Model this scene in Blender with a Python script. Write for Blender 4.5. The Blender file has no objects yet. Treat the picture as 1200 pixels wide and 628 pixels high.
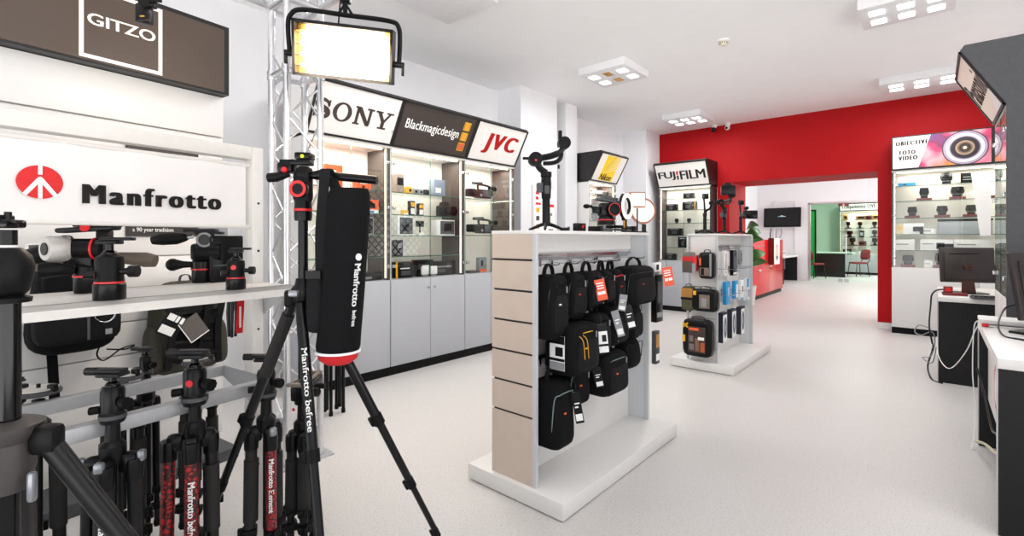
import bpy, bmesh, math, random
from math import sin, cos, pi, radians, atan2, sqrt
from mathutils import Vector, Matrix
random.seed(7)
SC = bpy.context.scene
COL = SC.collection
V = Vector
# ---------------------------------------------------------------- camera model (1200x628, f = 566 px, eye 1.30 m)
F_PX, HOR, EYE, YAW = 566.0, 280.0, 1.30, radians(41.2)
FW = V((-sin(YAW), cos(YAW), 0)); RT = V((cos(YAW), sin(YAW), 0))
def cam_pt(lat, d, z=0.0):
    p = FW * d + RT * lat
    return V((p.x, p.y, z))
def ray(px, py):
    l = (px - 600) / F_PX
    return FW + RT * l + V((0, 0, (HOR - py) / F_PX))
def on_X(px, py, X):
    r = ray(px, py); t = X / r.x
    return V((X, r.y * t, EYE + r.z * t))
def on_Y(px, py, Y):
    r = ray(px, py); t = Y / r.y
    return V((r.x * t, Y, EYE + r.z * t))
def on_Z(px, py, Z):
    r = ray(px, py); t = (Z - EYE) / r.z
    return V((r.x * t, r.y * t, Z))
def at_D(px, py, d):
    r = ray(px, py)
    return V((r.x * d, r.y * d, EYE + r.z * d))
# ---------------------------------------------------------------- materials
def lin(h):
    h = h.lstrip('#')
    c = [int(h[i:i+2], 16) / 255 for i in (0, 2, 4)]
    return tuple((x / 12.92 if x <= .04045 else ((x + .055) / 1.055) ** 2.4) for x in c) + (1.0,)
_M = {}
def mat(name, col, rough=.5, metal=0.0, var=.06, scale=40.0, bump=0.0, emit=None, estr=0.0, spec=.5, coat=0.0):
    if name in _M: return _M[name]
    m = bpy.data.materials.new(name); m.use_nodes = True
    nt = m.node_tree; b = nt.nodes['Principled BSDF']
    c = lin(col) if isinstance(col, str) else col
    b.inputs['Roughness'].default_value = rough; b.inputs['Metallic'].default_value = metal
    b.inputs['Specular IOR Level'].default_value = spec
    if coat: b.inputs['Coat Weight'].default_value = coat
    tc = nt.nodes.new('ShaderNodeTexCoord')
    n = nt.nodes.new('ShaderNodeTexNoise'); n.inputs['Scale'].default_value = scale; n.inputs['Detail'].default_value = 3
    nt.links.new(tc.outputs['Object'], n.inputs['Vector'])
    r = nt.nodes.new('ShaderNodeValToRGB')
    r.color_ramp.elements[0].position = .3; r.color_ramp.elements[1].position = .7
    r.color_ramp.elements[0].color = tuple(x * (1 - var) for x in c[:3]) + (1,)
    r.color_ramp.elements[1].color = tuple(min(1, x * (1 + var)) for x in c[:3]) + (1,)
    nt.links.new(n.outputs['Fac'], r.inputs['Fac'])
    nt.links.new(r.outputs['Color'], b.inputs['Base Color'])
    if bump:
        bp = nt.nodes.new('ShaderNodeBump'); bp.inputs['Strength'].default_value = bump; bp.inputs['Distance'].default_value = .004
        nt.links.new(n.outputs['Fac'], bp.inputs['Height']); nt.links.new(bp.outputs['Normal'], b.inputs['Normal'])
    if emit:
        b.inputs['Emission Color'].default_value = lin(emit) if isinstance(emit, str) else emit
        b.inputs['Emission Strength'].default_value = estr
    _M[name] = m
    return m
def glass_mat(name, tint, ior=1.45, gain=1.0):
    if name in _M: return _M[name]
    m = bpy.data.materials.new(name); m.use_nodes = True; nt = m.node_tree; nt.nodes.clear()
    out = nt.nodes.new('ShaderNodeOutputMaterial'); mx = nt.nodes.new('ShaderNodeMixShader')
    tr = nt.nodes.new('ShaderNodeBsdfTransparent'); tr.inputs['Color'].default_value = tint
    gl = nt.nodes.new('ShaderNodeBsdfGlossy'); gl.inputs['Roughness'].default_value = 0.0
    geo = nt.nodes.new('ShaderNodeNewGeometry')
    mr = nt.nodes.new('ShaderNodeMapRange'); mr.inputs['To Min'].default_value = ior; mr.inputs['To Max'].default_value = 1 / ior
    nt.links.new(geo.outputs['Backfacing'], mr.inputs['Value'])
    fr = nt.nodes.new('ShaderNodeFresnel'); nt.links.new(mr.outputs['Result'], fr.inputs['IOR'])
    g = nt.nodes.new('ShaderNodeMath'); g.operation = 'MULTIPLY'; g.inputs[1].default_value = gain
    nt.links.new(fr.outputs['Fac'], g.inputs[0])
    nt.links.new(g.outputs[0], mx.inputs['Fac']); nt.links.new(tr.outputs[0], mx.inputs[1]); nt.links.new(gl.outputs[0], mx.inputs[2])
    nt.links.new(mx.outputs[0], out.inputs['Surface'])
    _M[name] = m
    return m
def emit_mat(name, col, s):
    return mat(name, col, rough=.4, var=.0, emit=col, estr=s)
# ---------------------------------------------------------------- mesh builder
def basis(o, u, v):
    u = V(u).normalized(); v = V(v); v = (v - u * v.dot(u)).normalized(); n = u.cross(v)
    M = Matrix(((u.x, v.x, n.x, o[0]), (u.y, v.y, n.y, o[1]), (u.z, v.z, n.z, o[2]), (0, 0, 0, 1)))
    return M
def Rz(a): return Matrix.Rotation(a, 4, 'Z')
def Tr(p): return Matrix.Translation(V(p))
class MB:
    def __init__(s): s.bm = bmesh.new()
    def _fin(s, vs, M, mi):
        if M is not None: bmesh.ops.transform(s.bm, matrix=M, verts=vs)
        fs = set()
        for v in vs:
            for f in v.link_faces: fs.add(f)
        for f in fs: f.material_index = mi
        return s
    def _mark(s): s.old = set(s.bm.verts)
    def _new(s): return [v for v in s.bm.verts if v not in s.old]
    def box(s, c, d, M=None, bev=0.0, mi=0, seg=2, rot=None):
        s._mark()
        r = bmesh.ops.create_cube(s.bm, size=1.0); vs = r['verts']
        L = Tr(c) @ (rot if rot else Matrix()) @ Matrix.Diagonal((d[0], d[1], d[2], 1))
        bmesh.ops.transform(s.bm, matrix=L, verts=vs)
        if bev:
            es = list({e for v in vs for e in v.link_edges})
            bmesh.ops.bevel(s.bm, geom=es, offset=min(bev, min(d) * .45), segments=seg, affect='EDGES', profile=.5)
            vs = s._new()
        return s._fin(vs, M, mi)
    def span(s, a, b, M=None, bev=0.0, mi=0):
        c = [(a[i] + b[i]) / 2 for i in range(3)]; d = [abs(a[i] - b[i]) for i in range(3)]
        return s.box(c, d, M, bev, mi)
    def rings(s, rs, M=None, mi=0, caps=True, closed=True):
        rows = [[s.bm.verts.new(p) for p in r] for r in rs]
        n = len(rows[0])
        for a, b in zip(rows, rows[1:]):
            for i in range(n if closed else n - 1):
                j = (i + 1) % n
                s.bm.faces.new((a[i], a[j], b[j], b[i]))
        if caps:
            s.bm.faces.new(list(reversed(rows[0]))); s.bm.faces.new(rows[-1])
        return s._fin([v for r in rows for v in r], M, mi)
    def cyl(s, p0, p1, r0, r1=None, seg=14, M=None, mi=0):
        r1 = r0 if r1 is None else r1
        p0 = V(p0); p1 = V(p1); w = (p1 - p0)
        if w.length < 1e-6: return s
        w.normalize(); a = w.orthogonal().normalized(); b = w.cross(a)
        def rg(p, r): return [p + a * (r * cos(2 * pi * i / seg)) + b * (r * sin(2 * pi * i / seg)) for i in range(seg)]
        return s.rings([rg(p0, r0), rg(p1, r1)], M, mi)
    def lathe(s, prof, o=(0, 0, 0), ax=(0, 0, 1), seg=20, M=None, mi=0):
        ax = V(ax).normalized(); a = ax.orthogonal().normalized(); b = ax.cross(a); o = V(o)
        ring = prof[0][0] > .0015 and prof[-1][0] > .0015 and len(prof) > 3
        if ring: prof = list(prof) + [prof[0]]
        rs = [[o + ax * h + a * (r * cos(2 * pi * i / seg)) + b * (r * sin(2 * pi * i / seg)) for i in range(seg)] for r, h in [(max(r, 1e-4), h) for r, h in prof]]
        if ring:
            s.rings(rs, M, mi, caps=False); bmesh.ops.remove_doubles(s.bm, verts=s.bm.verts[:], dist=1e-7); return s
        return s.rings(rs, M, mi)
    def tube(s, pts, r, seg=8, M=None, mi=0, smooth=0, flat=None):
        pts = [V(p) for p in pts]
        if smooth:
            if isinstance(r, (list, tuple)): r = [(r[i // smooth] + (r[min(i // smooth + 1, len(r) - 1)] - r[i // smooth]) * (i % smooth) / smooth) for i in range((len(pts) - 1) * smooth + 1)]
            pts = catmull(pts, smooth)
        n = len(pts); rs = []
        t = (pts[1] - pts[0]).normalized(); a = t.orthogonal().normalized()
        for i, p in enumerate(pts):
            t2 = (pts[min(i + 1, n - 1)] - pts[max(i - 1, 0)]).normalized()
            q = t.rotation_difference(t2); a = (q @ a).normalized(); t = t2; b = t.cross(a)
            rr = r[i] if isinstance(r, (list, tuple)) else r
            rs.append([p + a * (rr * cos(2 * pi * k / seg)) + b * (rr * sin(2 * pi * k / seg)) for k in range(seg)])
        return s.rings(rs, M, mi)
    def strap(s, pts, w, th, side, M=None, mi=0, smooth=4):
        pts = catmull([V(p) for p in pts], smooth) if smooth else [V(p) for p in pts]
        n = len(pts); rs = []; side = V(side).normalized()
        for i, p in enumerate(pts):
            t = (pts[min(i + 1, n - 1)] - pts[max(i - 1, 0)]).normalized()
            sd = (side - t * side.dot(t)).normalized(); nn = t.cross(sd)
            rs.append([p + sd * w / 2 + nn * th / 2, p - sd * w / 2 + nn * th / 2, p - sd * w / 2 - nn * th / 2, p + sd * w / 2 - nn * th / 2])
        return s.rings(rs, M, mi)
    def prism(s, poly, z0, z1, M=None, mi=0):
        area = sum(poly[i][0] * poly[(i + 1) % len(poly)][1] - poly[(i + 1) % len(poly)][0] * poly[i][1] for i in range(len(poly)))
        if area < 0: poly = list(reversed(poly))
        return s.rings([[V((x, y, z0)) for x, y in poly], [V((x, y, z1)) for x, y in poly]], M, mi)
    def ring2d(s, rx, ry, ix, iy, z0, z1, M=None, mi=0, seg=36, c=(0, 0)):
        o = [s.bm.verts.new((c[0] + rx * cos(2 * pi * i / seg), c[1] + ry * sin(2 * pi * i / seg), z)) for z in (z0, z1) for i in range(seg)]
        k = [s.bm.verts.new((c[0] + ix * cos(2 * pi * i / seg), c[1] + iy * sin(2 * pi * i / seg), z)) for z in (z0, z1) for i in range(seg)]
        for i in range(seg):
            j = (i + 1) % seg
            s.bm.faces.new((o[i], o[j], o[seg + j], o[seg + i])); s.bm.faces.new((k[j], k[i], k[seg + i], k[seg + j]))
            s.bm.faces.new((o[seg + i], o[seg + j], k[seg + j], k[seg + i])); s.bm.faces.new((o[j], o[i], k[i], k[j]))
        return s._fin(o + k, M, mi)
    def soft(s, c, d, n=4.5, taper=(1, 1), lean=(0, 0), sub=7, M=None, mi=0, rot=None, sag=0.0):
        s._mark()
        r = bmesh.ops.create_cube(s.bm, size=2.0); vs = r['verts']
        es = list({e for v in vs for e in v.link_edges})
        bmesh.ops.subdivide_edges(s.bm, edges=es, cuts=sub, use_grid_fill=True)
        vs = s._new()
        for v in vs:
            p = v.co
            k = (abs(p.x) ** n + abs(p.y) ** n + abs(p.z) ** n) ** (-1 / n)
            p = p * k
            t = (p.z + 1) / 2
            fx = 1 + (taper[0] - 1) * t; fy = 1 + (taper[1] - 1) * t
            v.co = V((p.x * fx * d[0] / 2 + lean[0] * t, p.y * fy * d[1] / 2 + lean[1] * t, p.z * d[2] / 2 - sag * (1 - p.x * p.x) * 0))
        bmesh.ops.transform(s.bm, matrix=Tr(c) @ (rot if rot else Matrix()), verts=vs)
        return s._fin(vs, M, mi)
    def ell(s, c, d, M=None, mi=0, sub=3, rot=None):
        r = bmesh.ops.create_uvsphere(s.bm, u_segments=18, v_segments=11, radius=.5)
        bmesh.ops.transform(s.bm, matrix=Tr(c) @ (rot if rot else Matrix()) @ Matrix.Diagonal((d[0], d[1], d[2], 1)), verts=r['verts'])
        return s._fin(r['verts'], M, mi)
    def build(s, name, m, parent=None, smooth=True, ang=35):
        me = bpy.data.meshes.new(name); bmesh.ops.recalc_face_normals(s.bm, faces=s.bm.faces[:])
        s.bm.to_mesh(me); s.bm.free()
        for x in (m if isinstance(m, (list, tuple)) else [m]): me.materials.append(x)
        return link_mesh(name, me, parent, smooth, ang)
def link_mesh(name, me, parent=None, smooth=True, ang=35):
    if smooth:
        me.polygons.foreach_set('use_smooth', [True] * len(me.polygons))
        me.set_sharp_from_angle(angle=radians(ang))
    o = bpy.data.objects.new(name, me); COL.objects.link(o)
    if parent is not None: o.parent = parent
    return o
def catmull(pts, k=6):
    out = []; n = len(pts)
    for i in range(n - 1):
        p0 = pts[max(i - 1, 0)]; p1 = pts[i]; p2 = pts[i + 1]; p3 = pts[min(i + 2, n - 1)]
        for j in range(k):
            t = j / k
            out.append(.5 * ((2 * p1) + (p2 - p0) * t + (2 * p0 - 5 * p1 + 4 * p2 - p3) * t * t + (3 * p1 - p0 - 3 * p2 + p3) * t ** 3))
    out.append(pts[-1])
    return out
def tag(o, label, cat, group=None, kind=None):
    o['label'] = label; o['category'] = cat
    if group: o['group'] = group
    if kind: o['kind'] = kind
    return o
def thing(name, label, cat, loc=(0, 0, 0), rz=0.0, group=None):
    o = bpy.data.objects.new(name, None); COL.objects.link(o)
    o.empty_display_size = .05
    o.location = loc; o.rotation_euler = (0, 0, rz)
    return tag(o, label, cat, group)
def struct(o):
    o['kind'] = 'structure'; return o
def sub(o, label):
    o['label'] = label; return o
def text_mesh(body, w, h, depth=.002, bold=0.0, shear=0.0, align='C', spacing=1.0, bold_n=5):
    cu = bpy.data.curves.new('t', 'FONT'); cu.body = body; cu.size = 1.0; cu.extrude = .0;  cu.shear = shear
    cu.space_character = spacing; cu.space_line = 1.0; cu.align_x = 'CENTER' if align == 'C' else 'LEFT'; cu.resolution_u = 4
    ob = bpy.data.objects.new('t', cu); COL.objects.link(ob)
    dg = bpy.context.evaluated_depsgraph_get(); dg.update()
    me = bpy.data.meshes.new_from_object(ob.evaluated_get(dg))
    bpy.data.objects.remove(ob); bpy.data.curves.remove(cu)
    xs = [v.co.x for v in me.vertices]; ys = [v.co.y for v in me.vertices]
    x0, x1, y0, y1 = min(xs), max(xs), min(ys), max(ys)
    sx = w / (x1 - x0); sy = (h / (y1 - y0)) if h else sx
    for v in me.vertices:
        v.co = V(((v.co.x - (x0 + x1) / 2) * sx, (v.co.y - (y0 + y1) / 2) * sy, 0))
    bm = bmesh.new(); bm.from_mesh(me)
    bmesh.ops.remove_doubles(bm, verts=bm.verts[:], dist=1e-6)
    if bold:      # heavier strokes: the same outline laid side by side
        base = bm.faces[:]; q = bold * w / (x1 - x0)
        for i in range(bold_n):
            dx = (2 * i / (bold_n - 1) - 1) * q
            g = bmesh.ops.duplicate(bm, geom=base)
            bmesh.ops.translate(bm, vec=(dx, 0, 0), verts=[e for e in g['geom'] if isinstance(e, bmesh.types.BMVert)])
        for v in bm.verts: v.co.x *= w / (w + 2 * q)
    r = bmesh.ops.extrude_face_region(bm, geom=bm.faces[:])
    bmesh.ops.translate(bm, vec=(0, 0, depth), verts=[e for e in r['geom'] if isinstance(e, bmesh.types.BMVert)])
    bmesh.ops.recalc_face_normals(bm, faces=bm.faces[:])
    bm.to_mesh(me); bm.free()
    return me
def text(body, w, h, M, m, parent, name='lettering', **k):
    me = text_mesh(body, w, h, **k); me.name = name
    me.transform(M); me.materials.append(m)
    return link_mesh(name, me, parent, smooth=False)
def text_tube(body, length, hgt, p0, axis, r, front, m, parent, name='lettering', **k):
    """writing that runs down a tube (axis) and wraps its side facing front"""
    me = text_mesh(body, length, hgt, depth=.0006, **k)
    ax = V(axis).normalized(); fr = V(front); fr = (fr - ax * fr.dot(ax)).normalized(); sd = fr.cross(ax) * -1
    sd = ax.cross(fr)
    if True:
        up = fr.cross(ax)      # text "up" when text runs along ax and faces fr
    p0 = V(p0)
    for v in me.vertices:
        th = v.co.y / r; rr = r + .0004 + v.co.z
        v.co = p0 + ax * v.co.x + up * (rr * sin(th)) + fr * (rr * cos(th))
    me.materials.append(m)
    return link_mesh(name, me, parent, smooth=False)
def kids(o): return [c for c in o.children]
def dup(root, loc, rz=None, label=None, group=None):
    r = root.copy(); COL.objects.link(r); r.location = loc
    if rz is not None: r.rotation_euler = (0, 0, rz)
    if label: r['label'] = label
    if group: r['group'] = group
    for ch in list(root.children):
        c = ch.copy(); COL.objects.link(c); c.parent = r
        for g in list(ch.children):
            d = g.copy(); COL.objects.link(d); d.parent = c
    return r
# ---------------------------------------------------------------- palette
WHITE = mat('white_laminate', '#e0dedc', .35, var=.01)
WALL = mat('wall_paint', '#e6e6e9', .8, var=.012, scale=6)
CEIL = mat('ceiling_paint', '#f4f4f5', .85, var=.01, scale=5)
RED = mat('red_paint', '#ac060e', .6, var=.03, scale=8, spec=.2)
REDLAM = mat('red_laminate', '#c81218', .22, var=.02)
GREY = mat('grey_laminate', '#b6b9bf', .4, var=.015, scale=90)
BLACK = mat('black_plastic', '#0b0b0d', .28, var=.12, spec=.22)
BLACKM = mat('black_matte', '#0b0b0c', .45, var=.15, spec=.16)
BLACKG = mat('black_gloss', '#070708', .12, var=.05, spec=.3)
DARKSIGN = mat('sign_frame_black', '#161414', .45, var=.08)
FABRIC = mat('black_nylon', '#101012', .8, var=.25, scale=350, bump=.35, spec=.12)
FABRIC2 = mat('charcoal_nylon', '#18181a', .75, var=.25, scale=300, bump=.35, spec=.14)
OLIVE = mat('olive_nylon', '#37352b', .85, var=.2, scale=300, bump=.3)
CHROME = mat('chrome', '#c9ccd0', .14, 1.0, var=.02)
ALU = mat('brushed_aluminium', '#d6d7da', .3, .9, var=.06, scale=30)
STEELW = mat('white_steel', '#dad6d1', .4, var=.02)
STEELG = mat('grey_steel', '#b4b5b8', .42, .35, var=.04)
WOODB = mat('beige_slats', '#c7b7aa', .5, var=.03, scale=12)
BROWN = mat('dark_brown_panel', '#4b423d', .5, var=.08, scale=14)
ANTH = mat('anthracite_board', '#45464a', .6, var=.1, scale=30)
CREAM = mat('cream_backboard', '#efebe1', .6, var=.02)
ORANGE = mat('orange_card', '#e8622a', .5, var=.04)
REDP = mat('red_plastic', '#d3181f', .35, var=.05)
WPRINT = mat('white_print', '#f2f2f0', .5, var=.02)
GPRINT = mat('grey_print', '#8d8f92', .5, var=.05)
BLUEP = mat('blue_card', '#1f95d0', .4, var=.05)
YEL = mat('yellow_plastic', '#f0b414', .4, var=.05)
GOLD = mat('gold_reflector', '#d8a24a', .3, .8, var=.05)
GUM = mat('burgundy_base', '#6d1d1c', .35, var=.05)
TEXTBK = mat('lettering_black', '#262220', .6, var=.03)
TEXTBR = mat('lettering_brown', '#3f332e', .6, var=.03)
GLASS = glass_mat('cabinet_glass', (.985, .995, .99, 1))
GLASSG = glass_mat('green_glass', (.92, .98, .945, 1), gain=.35)
EDGE = mat('glass_edge', '#3f6a5c', .2, var=.05)
PAPER = mat('paper', '#e9e7e4', .7, var=.02)
# ================================================================= the shell
H = 3.30
YR = 8.85          # red wall
def floor_mat():
    m = bpy.data.materials.new('speckled_vinyl'); m.use_nodes = True; nt = m.node_tree; b = nt.nodes['Principled BSDF']
    tc = nt.nodes.new('ShaderNodeTexCoord')
    n = nt.nodes.new('ShaderNodeTexNoise'); n.inputs['Scale'].default_value = 130; n.inputs['Detail'].default_value = 2
    r = nt.nodes.new('ShaderNodeValToRGB'); r.color_ramp.elements[0].position = .30; r.color_ramp.elements[1].position = .42
    r.color_ramp.elements[0].color = lin('#a5a2a0'); r.color_ramp.elements[1].color = lin('#cbc8c6')
    n2 = nt.nodes.new('ShaderNodeTexNoise'); n2.inputs['Scale'].default_value = 1.4
    mr = nt.nodes.new('ShaderNodeMapRange'); mr.inputs['To Min'].default_value = .34; mr.inputs['To Max'].default_value = .46
    nt.links.new(tc.outputs['Object'], n.inputs['Vector']); nt.links.new(tc.outputs['Object'], n2.inputs['Vector'])
    nt.links.new(n.outputs['Fac'], r.inputs['Fac']); nt.links.new(r.outputs['Color'], b.inputs['Base Color'])
    nt.links.new(n2.outputs['Fac'], mr.inputs['Value']); nt.links.new(mr.outputs['Result'], b.inputs['Roughness'])
    b.inputs['Specular IOR Level'].default_value = .22
    return m
FLOOR = floor_mat()
XL, XR = -4.45, 2.2
b = MB(); b.span((-6.5, -2.6, -.1), (3.4, 23.0, 0)); struct(b.build('floor', FLOOR))
b = MB(); b.span((-6.5, -1.2, H), (4.5, 23.0, H + .1)); struct(b.build('ceiling', CEIL))
b = MB(); b.span((XL - .12, -2.6, 0), (XL, YR, H)); struct(b.build('wall_left', WALL))
# pilasters along the left wall
b = MB(); b.span((XL, 4.80, 0), (-4.05, 5.60, H)); struct(b.build('wall_pillar', WALL))
b = MB(); b.span((XL, 5.84, 0), (-4.07, 6.14, H)); struct(b.build('wall_pillar', WALL))
b = MB(); b.span((XL, 8.28, 0), (-3.98, YR, H)); struct(b.build('wall_pillar', WALL))
# red wall with the wide opening
OX0, OX1, OZ, RT2 = -2.70, -.63, 2.29, .95
b = MB(); b.span((XL - .12, YR, 0), (OX0, YR + RT2, H)); b.span((OX1, YR, 0), (3.2, YR + .2, H)); b.span((OX1, YR + .2, 0), (OX1 + .3, YR + RT2, H))
b.span((OX0, YR, OZ), (OX1, YR + RT2, H)); struct(b.build('wall_back', RED, smooth=False))
b = MB(); b.span((OX1, YR - .015, 0), (-.46, YR, .085)); struct(b.build('baseboard_back', WHITE))
b = MB(); b.span((XL, 4.8 - 2.9, 0), (XL + .012, 4.8, .08)); struct(b.build('baseboard_left', WHITE))
# right wall with a wide barred window, only seen as a reflection in the cabinets
b = MB(); b.span((XR, 3.2, 0), (XR + .15, 5.0, H)); b.span((XR, 5.0, 0), (XR + .15, 8.2, .9)); b.span((XR, 5.0, 2.7), (XR + .15, 8.2, H)); b.span((XR, 8.2, 0), (XR + .15, YR, H))
struct(b.build('wall_right', WALL, smooth=False))
b = MB()
for k in range(-12, 22):
    for sg in (1, -1):
        y0 = 5.0 + k * .19
        pts = []
        t0 = max(0, (5.0 - y0) / 1.8) if sg > 0 else max(0, (y0 - 8.2) / 1.8 )
        p = [(y0 + sg * 1.8 * t, .9 + 1.8 * t) for t in (0, 1)]
        # clip to the opening
        (ya, za), (yb, zb) = p
        def cl(y): return min(max(y, 5.0), 8.2)
        if max(ya, yb) <= 5.0 or min(ya, yb) >= 8.2: continue
        def zz(y): return za + (zb - za) * (y - ya) / (yb - ya)
        y1, y2 = cl(ya), cl(yb)
        if abs(y2 - y1) < .02: continue
        b.cyl((XR + .08, y1, zz(y1)), (XR + .08, y2, zz(y2)), .016, seg=5)
struct(b.build('window_1', BLACKM))
# room behind the opening
Y2 = 17.5; X2L = -4.45
GX0, GX1, GZ = -2.98, -.2, 2.43
b = MB(); b.span((X2L - .12, YR + RT2, 0), (X2L, Y2, H)); struct(b.build('wall_side', WALL))
b = MB(); b.span((X2L - .12, Y2, 0), (GX0, Y2 + .15, H)); b.span((GX0, Y2, GZ), (3.2, Y2 + .15, H)); b.span((GX1, Y2, 0), (3.2, Y2 + .15, GZ)); struct(b.build('wall_far', WALL, smooth=False))
# little studio behind the glass
GREENW = mat('pale_green_paint', '#b9cfbd', .8, var=.02, scale=5)
b = MB(); b.span((-6.0, 22.3, 0), (3.2, 22.45, H)); struct(b.build('wall_rear', GREENW))
b = MB(); b.span((-4.2, Y2 + .15, 0), (-4.08, 22.3, H)); struct(b.build('wall_west', GREENW))
# sliding glass door : frame, two leaves
d = struct(thing('door_1', 'glass double door across the far wall opening', 'door', (0, 0, 0))); del d['category']
b = MB(); b.span((GX0, Y2 - .02, 0), (GX0 + .05, Y2 + .1, GZ)); b.span((GX0, Y2 - .02, GZ - .05), (GX1, Y2 + .1, GZ)); b.build('door_frame', ALU, d)
for i, (xa, xb) in enumerate(((GX0 + .05, -2.08), (-2.06, -1.05), (-1.03, GX1))):
    b = MB(); b.span((xa, Y2 + .03, .03), (xb, Y2 + .042, GZ - .05)); b.build('glass_leaf', GLASSG, d)
b = MB(); b.cyl((-2.0, Y2 - .03, .85), (-2.0, Y2 - .03, 1.45), .014); b.cyl((-2.0, Y2 - .03, .9), (-2.0, Y2 + .03, .9), .008); b.cyl((-2.0, Y2 - .03, 1.4), (-2.0, Y2 + .03, 1.4), .008); b.build('door_handle', CHROME, d)
b = MB()
for xx in (-2.15, -2.0): b.span((xx - .05, Y2 + .02, .0), (xx + .06, Y2 + .055, .09)); b.span((xx - .05, Y2 + .02, GZ - .14), (xx + .06, Y2 + .055, GZ - .05))
b.build('door_fitting', CHROME, d)
# recessed narrow window/door between the pilasters on the left
TEAL = glass_mat('teal_glass', (.45, .68, .70, 1), gain=1.6)
w = struct(thing('door_2', 'narrow glass door in the recess between two white pilasters', 'door')); del w['category']
b = MB(); b.span((XL + .03, 5.60, 0), (XL + .06, 5.66, 2.1)); b.span((XL + .03, 5.60, 2.04), (XL + .06, 5.84, 2.12)); b.build('door_frame', WHITE, w)
b = MB(); b.span((XL + .035, 5.66, .05), (XL + .045, 5.84, 2.04)); b.build('glass_leaf', mat('teal_pane', '#6f9aa0', .1, var=.1, scale=2), w)
b = MB(); b.span((XL + .05, 5.70, 1.98), (XL + .11, 5.80, 2.06)); b.build('door_closer', mat('closer_grey', '#55585a', .4), w)
b = MB(); b.span((-4.075 + .03, 5.66 - .055, 2.30), (-4.02, 5.68 - .055, 2.36), bev=.004); tag(b.build('wall_sensor', BLACK), 'small black sensor high on the white pilaster', 'sensor')
# camera
cd = bpy.data.cameras.new('camera'); cam = bpy.data.objects.new('camera', cd); COL.objects.link(cam)
cam.location = (0, 0, EYE); cam.rotation_euler = (pi / 2, 0, YAW)
cd.sensor_width = 36; cd.lens = 36 * F_PX / 1200; cd.shift_y = -(314 - HOR) / 1200; cd.clip_start = .02
SC.camera = cam
# world and lamps
w = bpy.data.worlds.new('daylight'); SC.world = w; w.use_nodes = True
nt = w.node_tree; bg = nt.nodes['Background']
tc = nt.nodes.new('ShaderNodeTexCoord'); sx = nt.nodes.new('ShaderNodeSeparateXYZ'); nt.links.new(tc.outputs['Generated'], sx.inputs[0])
cr = nt.nodes.new('ShaderNodeValToRGB'); mr = nt.nodes.new('ShaderNodeMapRange'); mr.inputs['From Min'].default_value = -1; mr.inputs['From Max'].default_value = 1
nt.links.new(sx.outputs['Z'], mr.inputs['Value']); nt.links.new(mr.outputs['Result'], cr.inputs['Fac'])
cr.color_ramp.elements[0].position = .44; cr.color_ramp.elements[0].color = (5.6, 5.5, 5.4, 1)      # bright lower half of the world, added to lift the ceiling
cr.color_ramp.elements[1].position = .54; cr.color_ramp.elements[1].color = (1.0, 1.05, 1.1, 1)        # pale sky and facades
nt.links.new(cr.outputs['Color'], bg.inputs['Color']); bg.inputs['Strength'].default_value = .86
def area(name, loc, sx, sy, power, rot=(0, 0, 0), col=(1, 1, 1), spread=pi):
    l = bpy.data.lights.new(name, 'AREA'); l.shape = 'RECTANGLE'; l.size = sx; l.size_y = sy; l.energy = power; l.color = col; l.spread = spread
    o = bpy.data.objects.new(name, l); COL.objects.link(o); o.location = loc; o.rotation_euler = rot
    return o
SC.view_settings.view_transform = 'Standard'; SC.view_settings.look = 'None'; SC.view_settings.gamma = 1; SC.view_settings.exposure = 0.0
SC.view_settings.use_curve_mapping = False
SC.cycles.transparent_max_bounces = 40; SC.cycles.max_bounces = 8; SC.cycles.diffuse_bounces = 5; SC.cycles.use_denoising = True
SC.cycles.sample_clamp_indirect = 6
# ---------------------------------------------------------------- ceiling fittings
LENS = emit_mat('led_lens', '#ffffff', 3.0)
LAMPS = [('large white square ceiling lamp of six lit squares at the upper right edge', [(1003, 8), (1030, 34), (1134, 16)], 6),
         ('white ceiling lamp with four lit squares and two gold modules', None, 4), ('white ceiling lamp nearest the red wall beside the security cameras', None, 6),
         ('white ceiling lamp of six lit squares near the dark header of the right cabinet', None, 6)]
def ceiling_lamp(label, cx, cy, sx, sy, n, rz=0, px=70):
    t = thing('ceiling_lamp', label, 'lamp', (cx, cy, H), rz, 'square led ceiling lamps')
    hh = .09
    b = MB(); b.span((-sx / 2, -sy / 2, -hh), (sx / 2, sy / 2, 0), bev=.006); b.build('housing', mat('lamp_housing', '#e6e6e8', .5, var=.01), t)
    nx, ny = (3, 2)
    for i in range(nx):
        for j in range(ny):
            x = (i - (nx - 1) / 2) * sx / nx * .92; y = (j - .5) * sy * .42
            if n == 4 and i == 1:
                b = MB(); b.span((x - sx * .07, y - sy * .1, -hh - .006), (x + sx * .07, y + sy * .1, -hh - .001)); b.build('sensor_module', GOLD, t); continue
            b = MB(); b.box((x, y, -hh - .004), (sx * .17, sy * .19, .008), bev=.003); b.build('led_square', LENS, t)
    a = area('lamp_light', (cx, cy, H - hh - .02), sx * .8, sy * .8, px)
    return t
C = lambda *p: [on_Z(x, y, H) for x, y in p]
L1 = on_Z(1062, 12, H - .09); L2 = on_Z(719, 90, H - .09); L3 = on_Z(806, 142, H - .09); L4 = on_Z(1080, 98, H - .09)
ceiling_lamp('large white ceiling lamp of six lit squares at the upper right edge of the photo', L1.x, L1.y, .62, .52, 6, 0, 24)
ceiling_lamp('white ceiling lamp with four lit squares and two gold modules', L2.x, L2.y, .60, .60, 4, 0, 24)
ceiling_lamp('white ceiling lamp nearest the red wall beside the security cameras', L3.x, L3.y, .62, .60, 6, 0, 24)
ceiling_lamp('white ceiling lamp with its end behind the tilted sign of the right cabinet', L4.x, L4.y, .80, .52, 6, 0, 24)
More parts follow.
